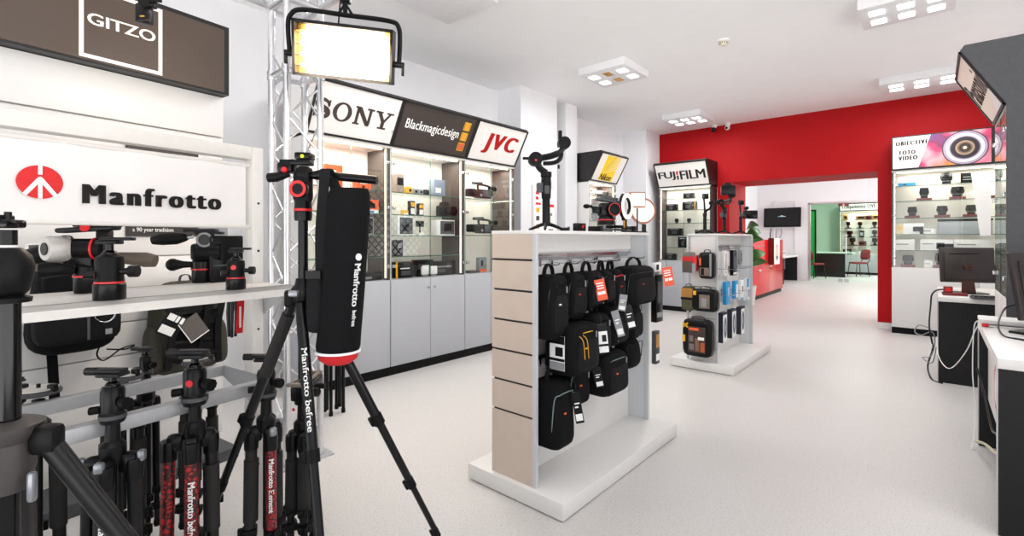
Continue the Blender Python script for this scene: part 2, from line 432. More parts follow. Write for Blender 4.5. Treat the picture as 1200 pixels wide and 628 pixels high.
b = MB(); p = on_Z(522, -4, H - .05); b.box((p.x, p.y, H - .045), (.6, .6, .09), bev=.006); tag(b.build('ceiling_lamp', mat('lamp_housing', '#e6e6e8')), 'ceiling lamp just cut off by the top edge above the lit panel', 'lamp', 'square led ceiling lamps')
area('lamp_light', (p.x, p.y - .0, H - .12), .5, .5, 24)
p = on_Z(848, 47, H)
t = thing('smoke_detector', 'round cream smoke detector on the white ceiling', 'smoke detector', (p.x, p.y, H))
b = MB(); b.lathe([(.001, -.012), (.055, -.012), (.06, 0), (.001, 0)]); b.build('base', WPRINT, t)
b = MB(); b.lathe([(.001, -.055), (.022, -.055), (.036, -.045), (.045, -.012), (.001, -.012)], seg=24); b.build('sensor_head', mat('detector_cream', '#d9d2c0', .5), t)
b = MB()
for k in range(12): b.box((.038 * cos(k * pi / 6), .038 * sin(k * pi / 6), -.03), (.008, .008, .016))
b.build('vent', mat('detector_vent', '#6a6458', .6), t)
for px, py, lab, bod in ((837, 151, 'small dark dome security camera under the last ceiling lamp', BLACK), (853, 149, 'small white bullet security camera on the ceiling line of the red wall', WHITE)):
    q = on_Y(px, py, YR - .12)
    t = thing('security_camera', lab, 'camera', (q.x, q.y, H))
    b = MB(); b.lathe([(.001, -.05), (.035, -.05), (.05, 0), (.001, 0)]); b.build('mount', WHITE, t)
    b = MB(); b.ell((0, -.03, -.085), (.085, .09, .085)); b.build('dome', bod, t)
    b = MB(); b.cyl((0, -.06, -.09), (0, -.078, -.095), .02); b.build('lens', BLACKG, t)
# ================================================================= glass cabinets
LED = emit_mat('led_strip', '#fff3d8', 2.5)
def sign_profile(zs, D): return [(0, zs), (-.22, zs + .40), (-.20, zs + .425), (D, zs + .425), (D, zs)]
def yz_prism(b, poly, x0, x1, M=None, mi=0):
    """extrude a (y,z) outline along x"""
    M2 = Matrix(((0, 0, 1, 0), (1, 0, 0, 0), (0, 1, 0, 0), (0, 0, 0, 1)))
    return b.prism(poly, x0, x1, (M @ M2) if M is not None else M2, mi)
def cabinet(name, label, loc, rz, W, D, doors, shelves, zs=2.18, base=GREY, sideL=BROWN, sideR=BROWN, group='glass display cabinets', leds=('R',), glass_side=(), power=9, basez=.91, knobs=()):
    t = thing(name, label, 'cabinet', loc, rz, group)
    b = MB(); b.span((0, .02, 0), (W, D, .085)); b.build('plinth', BLACKM, t)
    b = MB(); b.span((0, .02, .085), (W, D, basez)); b.build('base_body', base, t)
    x = 0
    for i, w in enumerate(doors):
        b = MB(); b.span((x + .003, 0, .088), (x + w - .003, .019, basez - .002), bev=.002)
        dd = b.build('base_door', base, t)
        if knobs:
            b = MB(); kx = x + (w - .04 if i % 2 == 0 else .04); b.lathe([(.006, 0), (.006, -.012), (.012, -.018), (.012, -.024), (.001, -.026)][::-1], (kx, 0, basez - .10), (0, 1, 0), seg=12); b.build('knob', CHROME, dd)
        x += w
    b = MB(); b.span((0, D - .015, basez), (W, D, zs)); b.build('back_panel', CREAM, t)
    for sx, m, nm in ((0, sideL, 'L'), (W - .018, sideR, 'R')):
        b = MB()
        if nm in glass_side: b.span((sx + .005, .012, basez), (sx + .013, D - .016, zs)); b.build('side_glass', GLASS, t)
        else: b.span((sx, .012, basez), (sx + .018, D - .016, zs)); b.build('side_panel', m, t)
    b = MB(); b.span((0, 0, zs - .02), (W, D, zs)); b.build('top_panel', WHITE, t)
    for z in shelves:
        b = MB(); b.span((.02, .05, z - .008), (W - .02, D - .017, z)); s = b.build('glass_shelf', [GLASS, EDGE], t, smooth=False)
        for p in s.data.polygons:
            if abs(p.normal.y) > .9 and p.center.y < .1: p.material_index = 1
    n = max(1, len(doors)); x = 0
    for i, w in enumerate(doors):
        b = MB(); b.span((x + .004, 0, basez + .004), (x + w - .004, .006, zs - .022)); g = b.build('glass_door', [GLASS, EDGE], t, smooth=False)
        for p in g.data.polygons:
            if abs(p.normal.x) > .9: p.material_index = 1
        hx = x + (.03 if i % 2 == 0 else w - .03)
        for z in (basez + .13, (basez + zs) / 2 + .05, zs - .16): MB().box((hx, -.008, z), (.035, .016, .03), bev=.003).build('hinge', CHROME, g)
        x += w
    for s in leds:
        xx = .03 if s == 'L' else W - .03
        b = MB(); b.span((xx - .0045, .03, basez + .02), (xx + .0045, .042, zs - .03)); b.build('led_strip', LED, t)
    b = MB(); b.span((.05, .06, zs - .034), (W - .05, .08, zs - .022)); b.build('led_strip', LED, t)
    M = Tr(loc) @ Rz(rz)
    a = area('cabinet_light', M @ V((W / 2, D * .4, zs - .04)), W * .85, D * .4, power, (0, 0, rz), (1, .94, .84))
    return t
def sign(label, loc, rz, W, D, face_mat, zs=2.18, group='lit header signs', tilt=.22, hgt=.40):
    """tilted light box on top of a cabinet; returns the thing and the face frame (x right, y up, z out), with face size"""
    t = thing('header_sign', label, 'sign', loc, rz, group)
    prof = [(.0, zs + .002), (-tilt, zs + hgt), (-tilt + .02, zs + hgt + .025), (D, zs + hgt + .025), (D, zs + .002)]
    b = MB(); yz_prism(b, prof, 0, W); b.build('housing', DARKSIGN, t, smooth=False)
    L = sqrt(tilt ** 2 + hgt ** 2); v = V((0, -tilt, hgt)) / L
    o = V((0, 0, zs + .002)); n = V((1, 0, 0)).cross(v)
    Mf = basis(o, (1, 0, 0), v)
    b = MB(); b.span((.018, .018, .0), (W - .018, L - .018, .004), Mf); b.build('sign_face', face_mat, t)
    b = MB()
    for a, c in (((0, 0), (W, .018)), ((0, L - .018), (W, L)), ((0, 0), (.018, L)), ((W - .018, 0), (W, L))): b.span((a[0], a[1], 0), (c[0], c[1], .012), Mf)
    b.build('frame', DARKSIGN, t)
    return t, Mf @ Tr((0, 0, .0045)), L
FACE_W = mat('sign_face_white', '#e8e4df', .5, var=.01, emit='#f4efe9', estr=.10)
FACE_D = mat('sign_face_dark', '#3b332f', .5, var=.04, scale=6, emit='#3b332f', estr=.10)
XF = -3.88; RL = pi / 2; DL = .38
SH = (1.13, 1.337, 1.54, 1.757)
YS = (1.86, 2.688, 3.65, 4.48)
labs = ['grey glass cabinet with orange boxes below the white sign behind the lit panel', 'middle grey glass cabinet with black boxes below the dark brown sign', 'grey glass cabinet holding two camcorders below the red lettered sign']
drs = [(.414, .414), (.481, .481), (.415, .415)]
cabs = []
for i in range(3):
    W = YS[i + 1] - YS[i] - .004
    dd = [x * W / sum(drs[i]) for x in drs[i]]
    cabs.append(cabinet('display_cabinet', labs[i], (XF, YS[i], 0), RL, W, DL, dd, SH if i < 2 else (1.345, 1.757), group='grey glass cabinets along the left wall', leds=('R',), sideL=WHITE, power=7, knobs=(1,) if i == 1 else ()))
# --- signs of the left wall
def slab_letters(b, M, s, ser=.10):
    """S O N Y in slab serif, unit cap height s"""
    def P(pts, ox): b.prism([(ox * s + x * s, y * s) for x, y in pts], 0, .002, M)
    def rect(ox, x0, y0, x1, y1): P([(x0, y0), (x1, y0), (x1, y1), (x0, y1)], ox)
    # S
    path = catmull([V(p + (0,)) for p in [(.90, .70), (.80, .86), (.56, .95), (.32, .90), (.20, .76), (.30, .62), (.56, .52), (.82, .42), (.92, .26), (.80, .11), (.55, .05), (.28, .12), (.14, .30)]], 6)
    n = len(path)
    for i in range(n - 1):
        def off(k):
            t = (path[min(k + 1, n - 1)] - path[max(k - 1, 0)]).normalized(); q = V((-t.y, t.x, 0))
            u = k / (n - 1); th = .05 + .09 * max(0, sin(pi * u)) ** 3 + .03
            return path[k] + q * th, path[k] - q * th
        a, c = off(i); d, e = off(i + 1)
        b.prism([(a.x * s, a.y * s), (c.x * s, c.y * s), (e.x * s, e.y * s), (d.x * s, d.y * s)], 0, .002, M)
    rect(0, .86, .62, .95, .98); rect(0, .08, .02, .17, .38)
    b.ring2d(.60 * s, .52 * s, .34 * s, .42 * s, 0, .002, M, c=(1.78 * s, .5 * s))
    ox = 2.55
    rect(ox, .11, .08, .29, .92); rect(ox, .95, .10, 1.13, .92); P([(.13, .98), (.40, .98), (1.11, .06), (1.11, 0), (.88, 0), (.13, .88)], ox)
    rect(ox, .0, 0, .42, ser); rect(ox, .0, 1 - ser, .36, 1); rect(ox, .80, 1 - ser, 1.28, 1)
    ox = 3.95
    rect(ox, .50, .06, .74, .48); P([(.10, .96), (.38, .96), (.72, .48), (.50, .40)], ox); P([(.98, .96), (1.14, .96), (.74, .40), (.60, .46)], ox)
    rect(ox, .0, 1 - ser, .50, 1); rect(ox, .78, 1 - ser, 1.28, 1); rect(ox, .32, 0, .92, ser)
W = YS[1] - YS[0] - .004
t, Mf, L = sign('white lit sign with large dark slab letters behind the lit panel', (XF, YS[0], 0), RL, W, DL, FACE_W, group='tilted lit signs over the left cabinets')
b = MB(); yz_prism(b, [(.0, 2.182), (-.22, 2.58), (-.20, 2.605), (DL, 2.605), (DL, 2.182)], -.006, 0); b.build('end_plate', WHITE, t, smooth=False)
b = MB(); slab_letters(b, Mf @ Tr((.015, .14, 0)) @ Matrix.Diagonal((1, 1.12, 1, 1)), .143); b.build('lettering', TEXTBR, t, smooth=False)
text('®', .022, .022, Mf @ Tr((.795, .14, 0)), GPRINT, t, 'trademark_sign')
W = YS[2] - YS[1] - .004
t, Mf, L = sign('dark brown sign with thin white lettering and three orange squares', (XF, YS[1], 0), RL, W, DL, FACE_D, group='tilted lit signs over the left cabinets')
text('Blackmagicdesign', .67, .120, Mf @ Tr((.42, .235, 0)), emit_mat('lettering_white', '#f3f0ea', .35), t, spacing=1.05)
for k, m in enumerate((mat('sign_orange', '#f0a030', .5, emit='#f0a030', estr=.10), mat('sign_orange', '#f0a030'), mat('sign_redorange', '#d8603a', .5, emit='#d8603a', estr=.10))):
    b = MB(); cy = .345 - k * .112
    b.box((.835, cy, .001), (.060, .074, .002), Mf, bev=.0); b.build('colour_square', m, t)
    b = MB(); q = .030
    for a, c in (((-.045, -.045), (.045, -.037)), ((-.045, .037), (.045, .045)), ((-.045, -.045), (-.037, .045)), ((.037, -.045), (.045, .045))):
        b.span((.835 + a[0], cy + a[1], 0), (.835 + c[0], cy + c[1], .0015), Mf)
    b.build('square_outline', YEL, t)
W = YS[3] - YS[2] - .004
t, Mf, L = sign('white lit sign with bold red slanted lettering above two camcorders', (XF, YS[2], 0), RL, W, DL, FACE_W, group='tilted lit signs over the left cabinets')
text('JVC', .54, .24, Mf @ Tr((.45, .225, 0)), mat('lettering_red', '#d8231f', .5, emit='#d8231f', estr=.05), t, bold=.07, shear=.12, bold_n=9, spacing=1.25)
# --- yellow sign cabinet
YN0 = 6.19
cabinet('display_cabinet', 'small glass cabinet under the yellow and white sign between white pilasters', (XF, YN0, 0), RL, .80, .36, (.40, .40), (1.147, 1.364, 1.586, 1.82, 2.0), group='grey glass cabinets along the left wall', leds=('L', 'R'), sideL=WHITE, power=9)
t, Mf, L = sign('yellow and white tilted sign on the far part of the left wall', (XF, YN0, 0), RL, .80, .30, FACE_W, group='tilted lit signs over the left cabinets')
SY = mat('sign_yellow', '#f7d117', .5, emit='#f7d117', estr=.10)
b = MB(); b.span((.20, .03, 0), (.60, L - .03, .001), Mf); b.build('yellow_field', SY, t)
b = MB()
for k in range(7):
    x0 = .22 + k * .02; y0 = .14 + k * .035
    b.prism([(x0, y0), (x0 + .012, y0), (.60, y0 + .10 + .01 * k), (.60, y0 + .085 + .01 * k)], .001, .0022, Mf)
b.build('ray', FACE_W, t)
text('Nikon', .34, .10, Mf @ Tr((.38, .085, .001)), TEXTBK, t, bold=.03, shear=.25)
# --- cabinet in front of the red wall, left of the opening
XFJ = -3.84; WFJ = .94; YF = 8.5
SH2 = (1.147, 1.364, 1.586, 1.82, 2.03)
cabinet('display_cabinet', 'grey glass cabinet with black camera boxes standing at the red wall', (XFJ, YF, 0), 0, WFJ, .34, (.47, .47), SH2, zs=2.24, group='glass cabinets at the red wall', leds=('L',), power=9, sideR=DARKSIGN)
t, Mf, L = sign('white lit sign with black lettering and a red tick at the red wall', (XFJ, YF, 0), 0, WFJ, .34, FACE_W, zs=2.24, group='lit signs at the red wall')
text('FUJ', .315, .165, Mf @ Tr((.205, .215, 0)), TEXTBK, t, bold=.03)
text('FILM', .44, .165, Mf @ Tr((.665, .215, 0)), TEXTBK, t, bold=.03)
b = MB(); b.span((.385, .135, 0), (.415, .215, .002), Mf); b.build('letter_stem', TEXTBK, t)
b = MB(); b.prism([(.378, .235), (.41, .225), (.425, .305), (.39, .29)], 0, .002, Mf); b.build('red_tick', REDP, t)
# --- lens cabinet right of the opening
XO = -.45; WO = 1.75
cabinet('display_cabinet', 'wide white based glass cabinet full of lenses right of the red opening', (XO, YF, 0), 0, WO, .34, (.875, .875), SH2, zs=2.24, base=WHITE, group='glass cabinets at the red wall', leds=('L',), power=16, knobs=(1,))
t = thing('header_sign', 'flat sign with a printed camera lens above the lens cabinet', 'sign', (XO, YF, 0), 0, 'lit signs at the red wall')
b = MB(); b.span((0, -.03, 2.245), (WO, .32, 2.70)); b.build('housing', DARKSIGN, t, smooth=False)
b = MB(); b.span((.015, -.034, 2.262), (WO - .015, -.03, 2.684)); b.build('sign_face', FACE_W, t)
def lens_print():
    m = bpy.data.materials.new('lens_photo_print'); m.use_nodes = True; nt = m.node_tree; p = nt.nodes['Principled BSDF']
    tc = nt.nodes.new('ShaderNodeTexCoord'); mp = nt.nodes.new('ShaderNodeMapping')
    mp.inputs['Location'].default_value = (-.74, 0, -2.470)
    nt.links.new(tc.outputs['Object'], mp.inputs['Vector'])
    sc = nt.nodes.new('ShaderNodeVectorMath'); sc.operation = 'MULTIPLY'; sc.inputs[1].default_value = (1, 0, 1)
    nt.links.new(mp.outputs['Vector'], sc.inputs[0])
    n = nt.nodes.new('ShaderNodeTexNoise'); n.inputs['Scale'].default_value = 3.2; n.inputs['Detail'].default_value = 1
    nt.links.new(sc.outputs[0], n.inputs['Vector'])
    r = nt.nodes.new('ShaderNodeValToRGB'); cr = r.color_ramp
    cr.elements[0].position = .25; cr.elements[0].color = lin('#5b4a86'); cr.elements[1].position = .8; cr.elements[1].color = lin('#f6c46a')
    for pos, c in ((.40, '#7f2f55'), (.48, '#d9406a'), (.56, '#f0a0a8'), (.66, '#e8763c')): e = cr.elements.new(pos); e.color = lin(c)
    nt.links.new(n.outputs['Fac'], r.inputs['Fac'])
    ln = nt.nodes.new('ShaderNodeVectorMath'); ln.operation = 'LENGTH'; nt.links.new(sc.outputs[0], ln.inputs[0])
    r2 = nt.nodes.new('ShaderNodeValToRGB'); c2 = r2.color_ramp; c2.interpolation = 'LINEAR'
    c2.elements[0].position = 0; c2.elements[0].color = lin('#fff6dc'); c2.elements[1].position = 1; c2.elements[1].color = lin('#2c2230')
    for pos, c in ((.06, '#e8d8a8'), (.10, '#4a3a30'), (.22, '#1c1616'), (.33, '#8a6f58'), (.38, '#b09880'), (.43, '#241c1e'), (.60, '#2b2029'), (.66, '#9a8ea4'), (.72, '#ece4ee'), (.82, '#d8cedd'), (.86, '#7a6a7e'), (.90, '#beb2c4'), (.95, '#5a4a5e')): e = c2.elements.new(pos); e.color = lin(c)
    dv = nt.nodes.new('ShaderNodeMath'); dv.operation = 'DIVIDE'; dv.inputs[1].default_value = .222
    nt.links.new(ln.outputs['Value'], dv.inputs[0]); nt.links.new(dv.outputs[0], r2.inputs['Fac'])
    lt = nt.nodes.new('ShaderNodeMath'); lt.operation = 'LESS_THAN'; lt.inputs[1].default_value = .222; nt.links.new(ln.outputs['Value'], lt.inputs[0])
    mx = nt.nodes.new('ShaderNodeMixRGB'); nt.links.new(lt.outputs[0], mx.inputs['Fac']); nt.links.new(r.outputs['Color'], mx.inputs[1]); nt.links.new(r2.outputs['Color'], mx.inputs[2])
    nt.links.new(mx.outputs[0], p.inputs['Base Color']); nt.links.new(mx.outputs[0], p.inputs['Emission Color']); p.inputs['Emission Strength'].default_value = .08
    p.inputs['Roughness'].default_value = .4
    return m
My = basis((0, -.0345, 0), (1, 0, 0), (0, 0, 1))
b = MB(); b.prism([(.285, 2.262), (.98, 2.262), (.98, 2.684), (.41, 2.684)], 0, .001, My); b.build('lens_picture', lens_print(), t)
b = MB(); b.prism([(1.015, 2.262), (WO - .02, 2.262), (WO - .02, 2.684), (1.015, 2.684)], 0, .001, My); b.build('lens_picture', lens_print(), t)
b = MB(); b.span((.98, 2.25, 0), (1.015, 2.69, .003), My); b.build('sign_divider', DARKSIGN, t)
text('OBIECTIVE', .34, .056, My @ Tr((.215, 2.60, 0)), TEXTBK, t, bold=.08, bold_n=9, spacing=1.35)
text('FOTO', .17, .055, My @ Tr((.17, 2.475, 0)), TEXTBK, t, bold=.08, bold_n=9, spacing=1.35)
text('VIDEO', .20, .055, My @ Tr((.175, 2.40, 0)), TEXTBK, t, bold=.08, bold_n=9, spacing=1.35)
# --- cabinet on the right, seen edge on
XP = .35
cabinet('display_cabinet', 'glass cabinet with dark grey end panel behind the near white desk', (XP, 5.27, 0), -pi / 2, .77, .48, (.385, .385), (1.13, 1.337, 1.54, 1.757), zs=2.18, base=WHITE, group='glass cabinets on the right', leds=('R',), glass_side=('L',), sideR=WHITE, power=5)
t, Mf, L = sign('pale lit sign with slanted dark lettering on the right cabinet', (XP, 5.27, 0), -pi / 2, .77, .48, mat('sign_face_warm', '#e8d9cd', .5, var=.01, emit='#f2e0d4', estr=.12), group='lit signs of the right cabinet')
text('Panasonic', .68, .20, Mf @ Tr((.39, .255, 0)), TEXTBR, t, bold=.018, spacing=1.1)
b = MB(); b.prism([(.43, .02), (.75, .02), (.75, .20)], 0, .001, Mf); b.build('printed_wedge', WPRINT, t)
b = MB(); prof = [(0, 0), (0, 2.18), (-.22, 2.58), (-.20, 2.61), (.9, 2.61), (.9, 0)]
yz_prism(b, prof, .772, .80); tag(b.build('end_panel', ANTH, smooth=False), 'tall dark grey panel closing the near end of the right cabinet', 'panel')
bpy.data.objects['end_panel'].location = (XP, 5.27, 0); bpy.data.objects['end_panel'].rotation_euler = (0, 0, -pi / 2)
# ---------------------------------------------------------------- products
def pbox(name, label, loc, dims, m, rz, prints=(), cat='box', group=None):
    w, d, h = dims
    t = thing(name, label, cat, loc, rz, group)
    b = MB(); b.span((-w / 2, -d / 2, 0), (w / 2, d / 2, h), bev=.002); b.build('carton', m, t)
    for nm, x0, z0, x1, z1, pm in prints:
        b = MB()
        if nm.startswith('round'):
            rr = (x1 - x0) * w / 2; b.lathe([(.001, 0), (rr, 0), (rr, .0012), (.001, .0012)][::-1], ((x0 + x1) / 2 * w - w / 2, -d / 2 - .0005, (z0 + z1) / 2 * h), (0, -1, 0), seg=20)
        else: b.span((x0 * w - w / 2, -d / 2 - .0015, z0 * h), (x1 * w - w / 2, -d / 2 + .001, z1 * h))
        b.build(nm, pm, t)
    return t
def lens(label, loc, r, h, group=None, hood=False):
    t = thing('camera_lens', label, 'lens', loc, 0, group)
    b = MB(); b.lathe([(.001, 0), (r * .72, 0), (r * .78, h * .1), (r * .8, h * .3), (r, h * .36), (r, h * .8), (r * .95, h * .83), (r * .95, h), (r * .8, h), (r * .74, h * .93), (.001, h * .93)], seg=20); b.build('barrel', BLACK, t)
    b = MB(); b.lathe([(r * .9, h * .46), (r * 1.05, h * .48), (r * 1.05, h * .68), (r * .9, h * .7)], seg=28); b.build('grip_ring', BLACKM, t)
    b = MB(); b.lathe([(r * .79, h * .24), (r * .84, h * .24), (r * .84, h * .28), (r * .79, h * .28)], seg=20); b.build('silver_ring', GPRINT, t)
    return t
def dbase(label, loc, w, d, group='small burgundy display bases', m=None):
    b = MB(); b.span((-w / 2, -d / 2, 0), (w / 2, d / 2, .035), bev=.004); o = tag(b.build('lens_riser', m or GUM), label, 'riser', group); o.location = loc; return o
XI = XF - .17
def lx(px): return on_X(px, 280, XI).y
def L_(px, z, w=0):
    y = lx(px)
    for a, c in zip(YS, YS[1:]):
        if a <= y < c: y = min(max(y, a + .035 + w / 2), c - .045 - w / 2)
    return (XI, y, z + .0006)
RLb = RL
S4, S3, S2, S1, S0 = 1.757, 1.54, 1.337, 1.13, .911
G = 'cartons in the left glass cabinets'
pbox('carton', 'large orange carton on the top shelf behind the tripod handle', L_(388, S4), (.16, .12, .20), ORANGE, RL, (('label', .1, .55, .6, .75, WPRINT),), group=G)
pbox('carton', 'small orange carton on the top shelf right of the tripod handle', L_(424, S4), (.14, .10, .11), ORANGE, RL, (('label', .15, .5, .7, .75, WPRINT), ('round_logo', .3, .1, .5, .4, BLACK)), group=G)
pbox('carton', 'black carton beside the bag strap in the cabinet with orange boxes', L_(400, S3), (.13, .10, .15), BLACK, RL, (('stripe', .7, 0, .9, 1, REDP), ('label', .1, .3, .6, .6, GPRINT)), group=G)
t = pbox('carton', 'blue and orange carton with a printed camera above the black bag', L_(430, S3), (.19, .10, .13), WPRINT, RL, (('blue_field', 0, .28, .5, 1, BLUEP), ('orange_field', .5, .28, 1, 1, ORANGE), ('camera_print', .25, .38, .8, .78, BLACK), ('camera_print', .42, .78, .62, .9, BLACK), ('title_print', .05, .06, .75, .2, mat('blue_ink', '#2a6fb0', .5))), group=G)
pbox('carton', 'dark round cornered pack on the shelf behind the hanging bag', L_(430, S2), (.12, .05, .17), GPRINT, RL, (('dark_field', .1, .08, .9, .92, BLACK),), group=G)
pbox('carton', 'flat black carton at the bottom beside the hanging bag', L_(438, S0, .22), (.22, .18, .075), BLACK, RL, (('label', .1, .2, .5, .5, GPRINT),), group=G)
pbox('carton', 'tall patterned carton at the left end of the top shelf in the middle cabinet', L_(466, S4), (.09, .09, .19), mat('carton_tan', '#a8978c', .5), RL, (('label', .1, .4, .9, .8, BLACK),), group=G)
pbox('carton', 'grey carton at the right end of the top shelf in the middle cabinet', L_(512, S4, .15), (.15, .10, .18), mat('carton_blue', '#8794a6', .5), RL, (('label', .1, .2, .6, .5, WPRINT),), group=G)
for k, (px, m, lab) in enumerate(((478, YEL, 'yellow capped small converter on the top shelf of the middle cabinet'), (485, GPRINT, 'left small grey converter on the top shelf of the middle cabinet'), (491, GPRINT, 'right small grey converter on the top shelf of the middle cabinet'), (498, BLACK, 'small black converter on the top shelf of the middle cabinet'))):
    pbox('video_converter', lab, L_(px, S4), (.05, .08, .06 if k else .075), m, RL, (('socket', .2, .3, .8, .7, BLACKG),), 'converter', 'small converters on the top shelf')
for px, hgt, lab in ((474, .05, 'low yellow accessory pack on the middle cabinet third shelf'), (482, .15, 'tall clear pack with yellow top on the middle cabinet third shelf'), (492, .13, 'black and yellow accessory pack right of the tall clear pack')):
    pbox('accessory_pack', lab, L_(px, S3), (.06, .05, hgt), BLACK if px != 474 else YEL, RL, (('yellow_label', .1, .6, .9, .9, YEL), ('white_label', .1, .1, .9, .5, WPRINT)), 'pack', 'packs on the middle cabinet third shelf')
def camera_body(label, loc, rz, s=1.0, lensl=.07, group=None, cat='camera'):
    t = thing('photo_camera', label, cat, loc, rz, group)
    b = MB(); b.box((0, 0, .045 * s), (.13 * s, .05 * s, .09 * s), bev=.010 * s); b.box((-.052 * s, -.022 * s, .042 * s), (.03 * s, .04 * s, .08 * s), bev=.012 * s); b.build('body', BLACK, t)
    b = MB(); b.prism([(-.035 * s, 0), (.035 * s, 0), (.024 * s, .032 * s), (-.024 * s, .032 * s)], -.026 * s, .026 * s, Tr((.005 * s, 0, .088 * s)) @ Matrix.Rotation(pi / 2, 4, 'X')); b.build('viewfinder', BLACK, t)
    b = MB(); b.lathe([(.032 * s, 0), (.034 * s, lensl * s * .5), (.038 * s, lensl * s * .55), (.038 * s, lensl * s), (.03 * s, lensl * s), (.026 * s, lensl * s * .9), (.001, lensl * s * .88)], (.008 * s, -.024 * s, .045 * s), (0, -1, 0)); b.build('lens', BLACKG, t)
    b = MB(); b.cyl((.045 * s, 0, .088 * s), (.045 * s, 0, .098 * s), .013 * s); b.cyl((-.045 * s, -.012 * s, .088 * s), (-.045 * s, -.012 * s, .097 * s), .009 * s); b.build('dial', BLACKM, t)
    return t
camera_body('dark cinema camera on the right of the middle cabinet third shelf', L_(520, S3), RL, 1.35, .09)
pbox('carton', 'white carton with a dark photo print on the middle cabinet left side', L_(472, S2), (.19, .10, .19), WPRINT, RL, (('photo_print', .12, .06, .95, .94, mat('photo_grey', '#4c5054', .5)), ('photo_detail', .3, .2, .7, .6, GPRINT)), group=G)
t = thing('pocket_monitor', 'small black monitor on a white stand in the middle cabinet', 'monitor', L_(492, S2), RL)
b = MB(); b.box((0, 0, .015), (.05, .05, .03), bev=.003); b.build('stand', WPRINT, t)
b = MB(); b.cyl((0, 0, .03), (0, 0, .09), .008); b.box((0, 0, .12), (.09, .03, .06), bev=.004); b.build('body', BLACK, t)
pbox('carton', 'wide white carton with a grey photo print in the middle cabinet', L_(521, S2, .25), (.25, .10, .17), WPRINT, RL, (('photo_print', .18, .08, .97, .92, mat('photo_grey', '#4c5054')), ('photo_highlight', .4, .3, .8, .75, mat('photo_blue', '#8fa6bb', .5))), group=G)
pbox('carton', 'upright dark carton alone on the second shelf of the middle cabinet', L_(464, S1), (.08, .12, .16), BLACK, RL, (('label', .3, .5, .8, .8, GPRINT),), group=G)
pbox('carton', 'black carton with a yellow edge at the bottom left of the middle cabinet', L_(470, S0), (.21, .12, .16), BLACK, RL, (('yellow_edge', 0, 0, .1, 1, YEL), ('label', .25, .55, .8, .62, WPRINT), ('picture', .3, .15, .85, .45, ANTH)), group=G)
pbox('carton', 'black carton in the bottom centre of the middle cabinet', L_(495, S0), (.21, .10, .17), BLACK, RL, (('label', .3, .6, .9, .68, WPRINT), ('picture', .2, .2, .7, .5, ANTH)), group=G)
pbox('carton', 'long black carton at the bottom right of the middle cabinet', L_(522, S0, .36), (.36, .12, .15), BLACK, RL, (('label', .3, .55, .85, .66, GPRINT), ('picture', .1, .2, .6, .45, ANTH)), group=G)
for px, lab in ((498, 'left small white cube on a clear stand before black cartons'), (508, 'right small white cube on a clear stand before black cartons')):
    p = on_X(px, 316, XF - .06); t = thing('price_cube', lab, 'cube', (XF - .06, p.y, S0), RL, 'white cubes in the middle cabinet')
    b = MB(); b.span((-.03, -.01, 0), (.03, .01, .02)); b.build('foot', GPRINT, t)
    b = MB(); b.box((0, 0, .065), (.085, .03, .085), bev=.008); b.build('body', WPRINT, t)
def camcorder(label, loc, rz, group='camcorders in the glass cabinet'):
    t = thing('camcorder', label, 'camcorder', loc, rz, group)
    b = MB(); b.box((.0, 0, .075), (.24, .11, .11), bev=.02); b.box((-.11, 0, .07), (.10, .09, .08), bev=.015); b.build('body', BLACK, t)
    b = MB(); b.box((-.20, 0, .08), (.10, .10, .09), bev=.012); b.build('lens_hood', BLACKM, t)
    b = MB(); b.tube([(-.08, 0, .12), (-.09, 0, .17), (-.05, 0, .185), (.06, 0, .18), (.11, 0, .165), (.11, 0, .12)], .014, smooth=4); b.build('top_handle', BLACK, t)
    b = MB(); b.cyl((-.20, -.03, .19), (-.05, -.03, .20), .018); b.build('microphone', ANTH, t)
    b = MB(); b.box((.14, 0, .15), (.08, .05, .05), bev=.01); b.cyl((.175, 0, .15), (.21, 0, .155), .028, .034); b.build('viewfinder', BLACKM, t)
    b = MB(); b.box((.0, -.062, .075), (.12, .014, .07), bev=.004); b.build('side_screen', ANTH, t)
    b = MB(); b.cyl((-.09, -.056, .055), (-.09, -.066, .055), .016); b.cyl((.09, -.056, .04), (.09, -.064, .04), .012); b.build('dial', GPRINT, t)
    return t
camcorder('upper of two black camcorders in the cabinet under the red lettering', L_(566, S4), RL)
camcorder('lower of two black camcorders in the cabinet under the red lettering', L_(567, 1.345), RL)
pbox('circuit_module', 'small grey circuit module on an orange foot below the camcorders', L_(564, S0), (.12, .06, .17), mat('module_grey', '#7b8187', .5), RL, (('orange_foot', 0, 0, 1, .2, ORANGE), ('chip', .2, .4, .5, .8, BLACK), ('chip', .6, .5, .9, .75, GPRINT)), 'module')
pbox('tray', 'flat dark tray at the bottom left below the camcorders', L_(551, S0), (.17, .14, .025), BLACK, RL, (('lip', .05, .2, .95, .8, ANTH),), 'tray')
# products in the far yellow-sign cabinet
for k, (px, z, w, h, m, lab) in enumerate(((708, 2.0, .25, .07, GPRINT, 'pale pack on the top shelf under the yellow sign'), (728, 2.0, .16, .06, BROWN, 'brown pack on the top shelf under the yellow sign'), (700, 1.82, .2, .12, BROWN, 'brown carton on the second shelf under the yellow sign'), (722, 1.82, .25, .10, mat('carton_sand', '#9c8a70', .5), 'sand coloured carton on the second shelf under the yellow sign'), (700, 1.586, .22, .13, ANTH, 'dark carton beside the video head under the yellow sign'), (696, 1.147, .10, .14, ANTH, 'dark carton low in the cabinet under the yellow sign'))):
    pbox('carton', lab, (XF - .18, min(max(on_X(px, 250, XF - .18).y, YN0 + .03 + w / 2), YN0 + .77 - w / 2), z + .0006), (w, .1, h), m, RL, (('label', .15, .3, .6, .7, GPRINT),), group='cartons under the yellow sign')
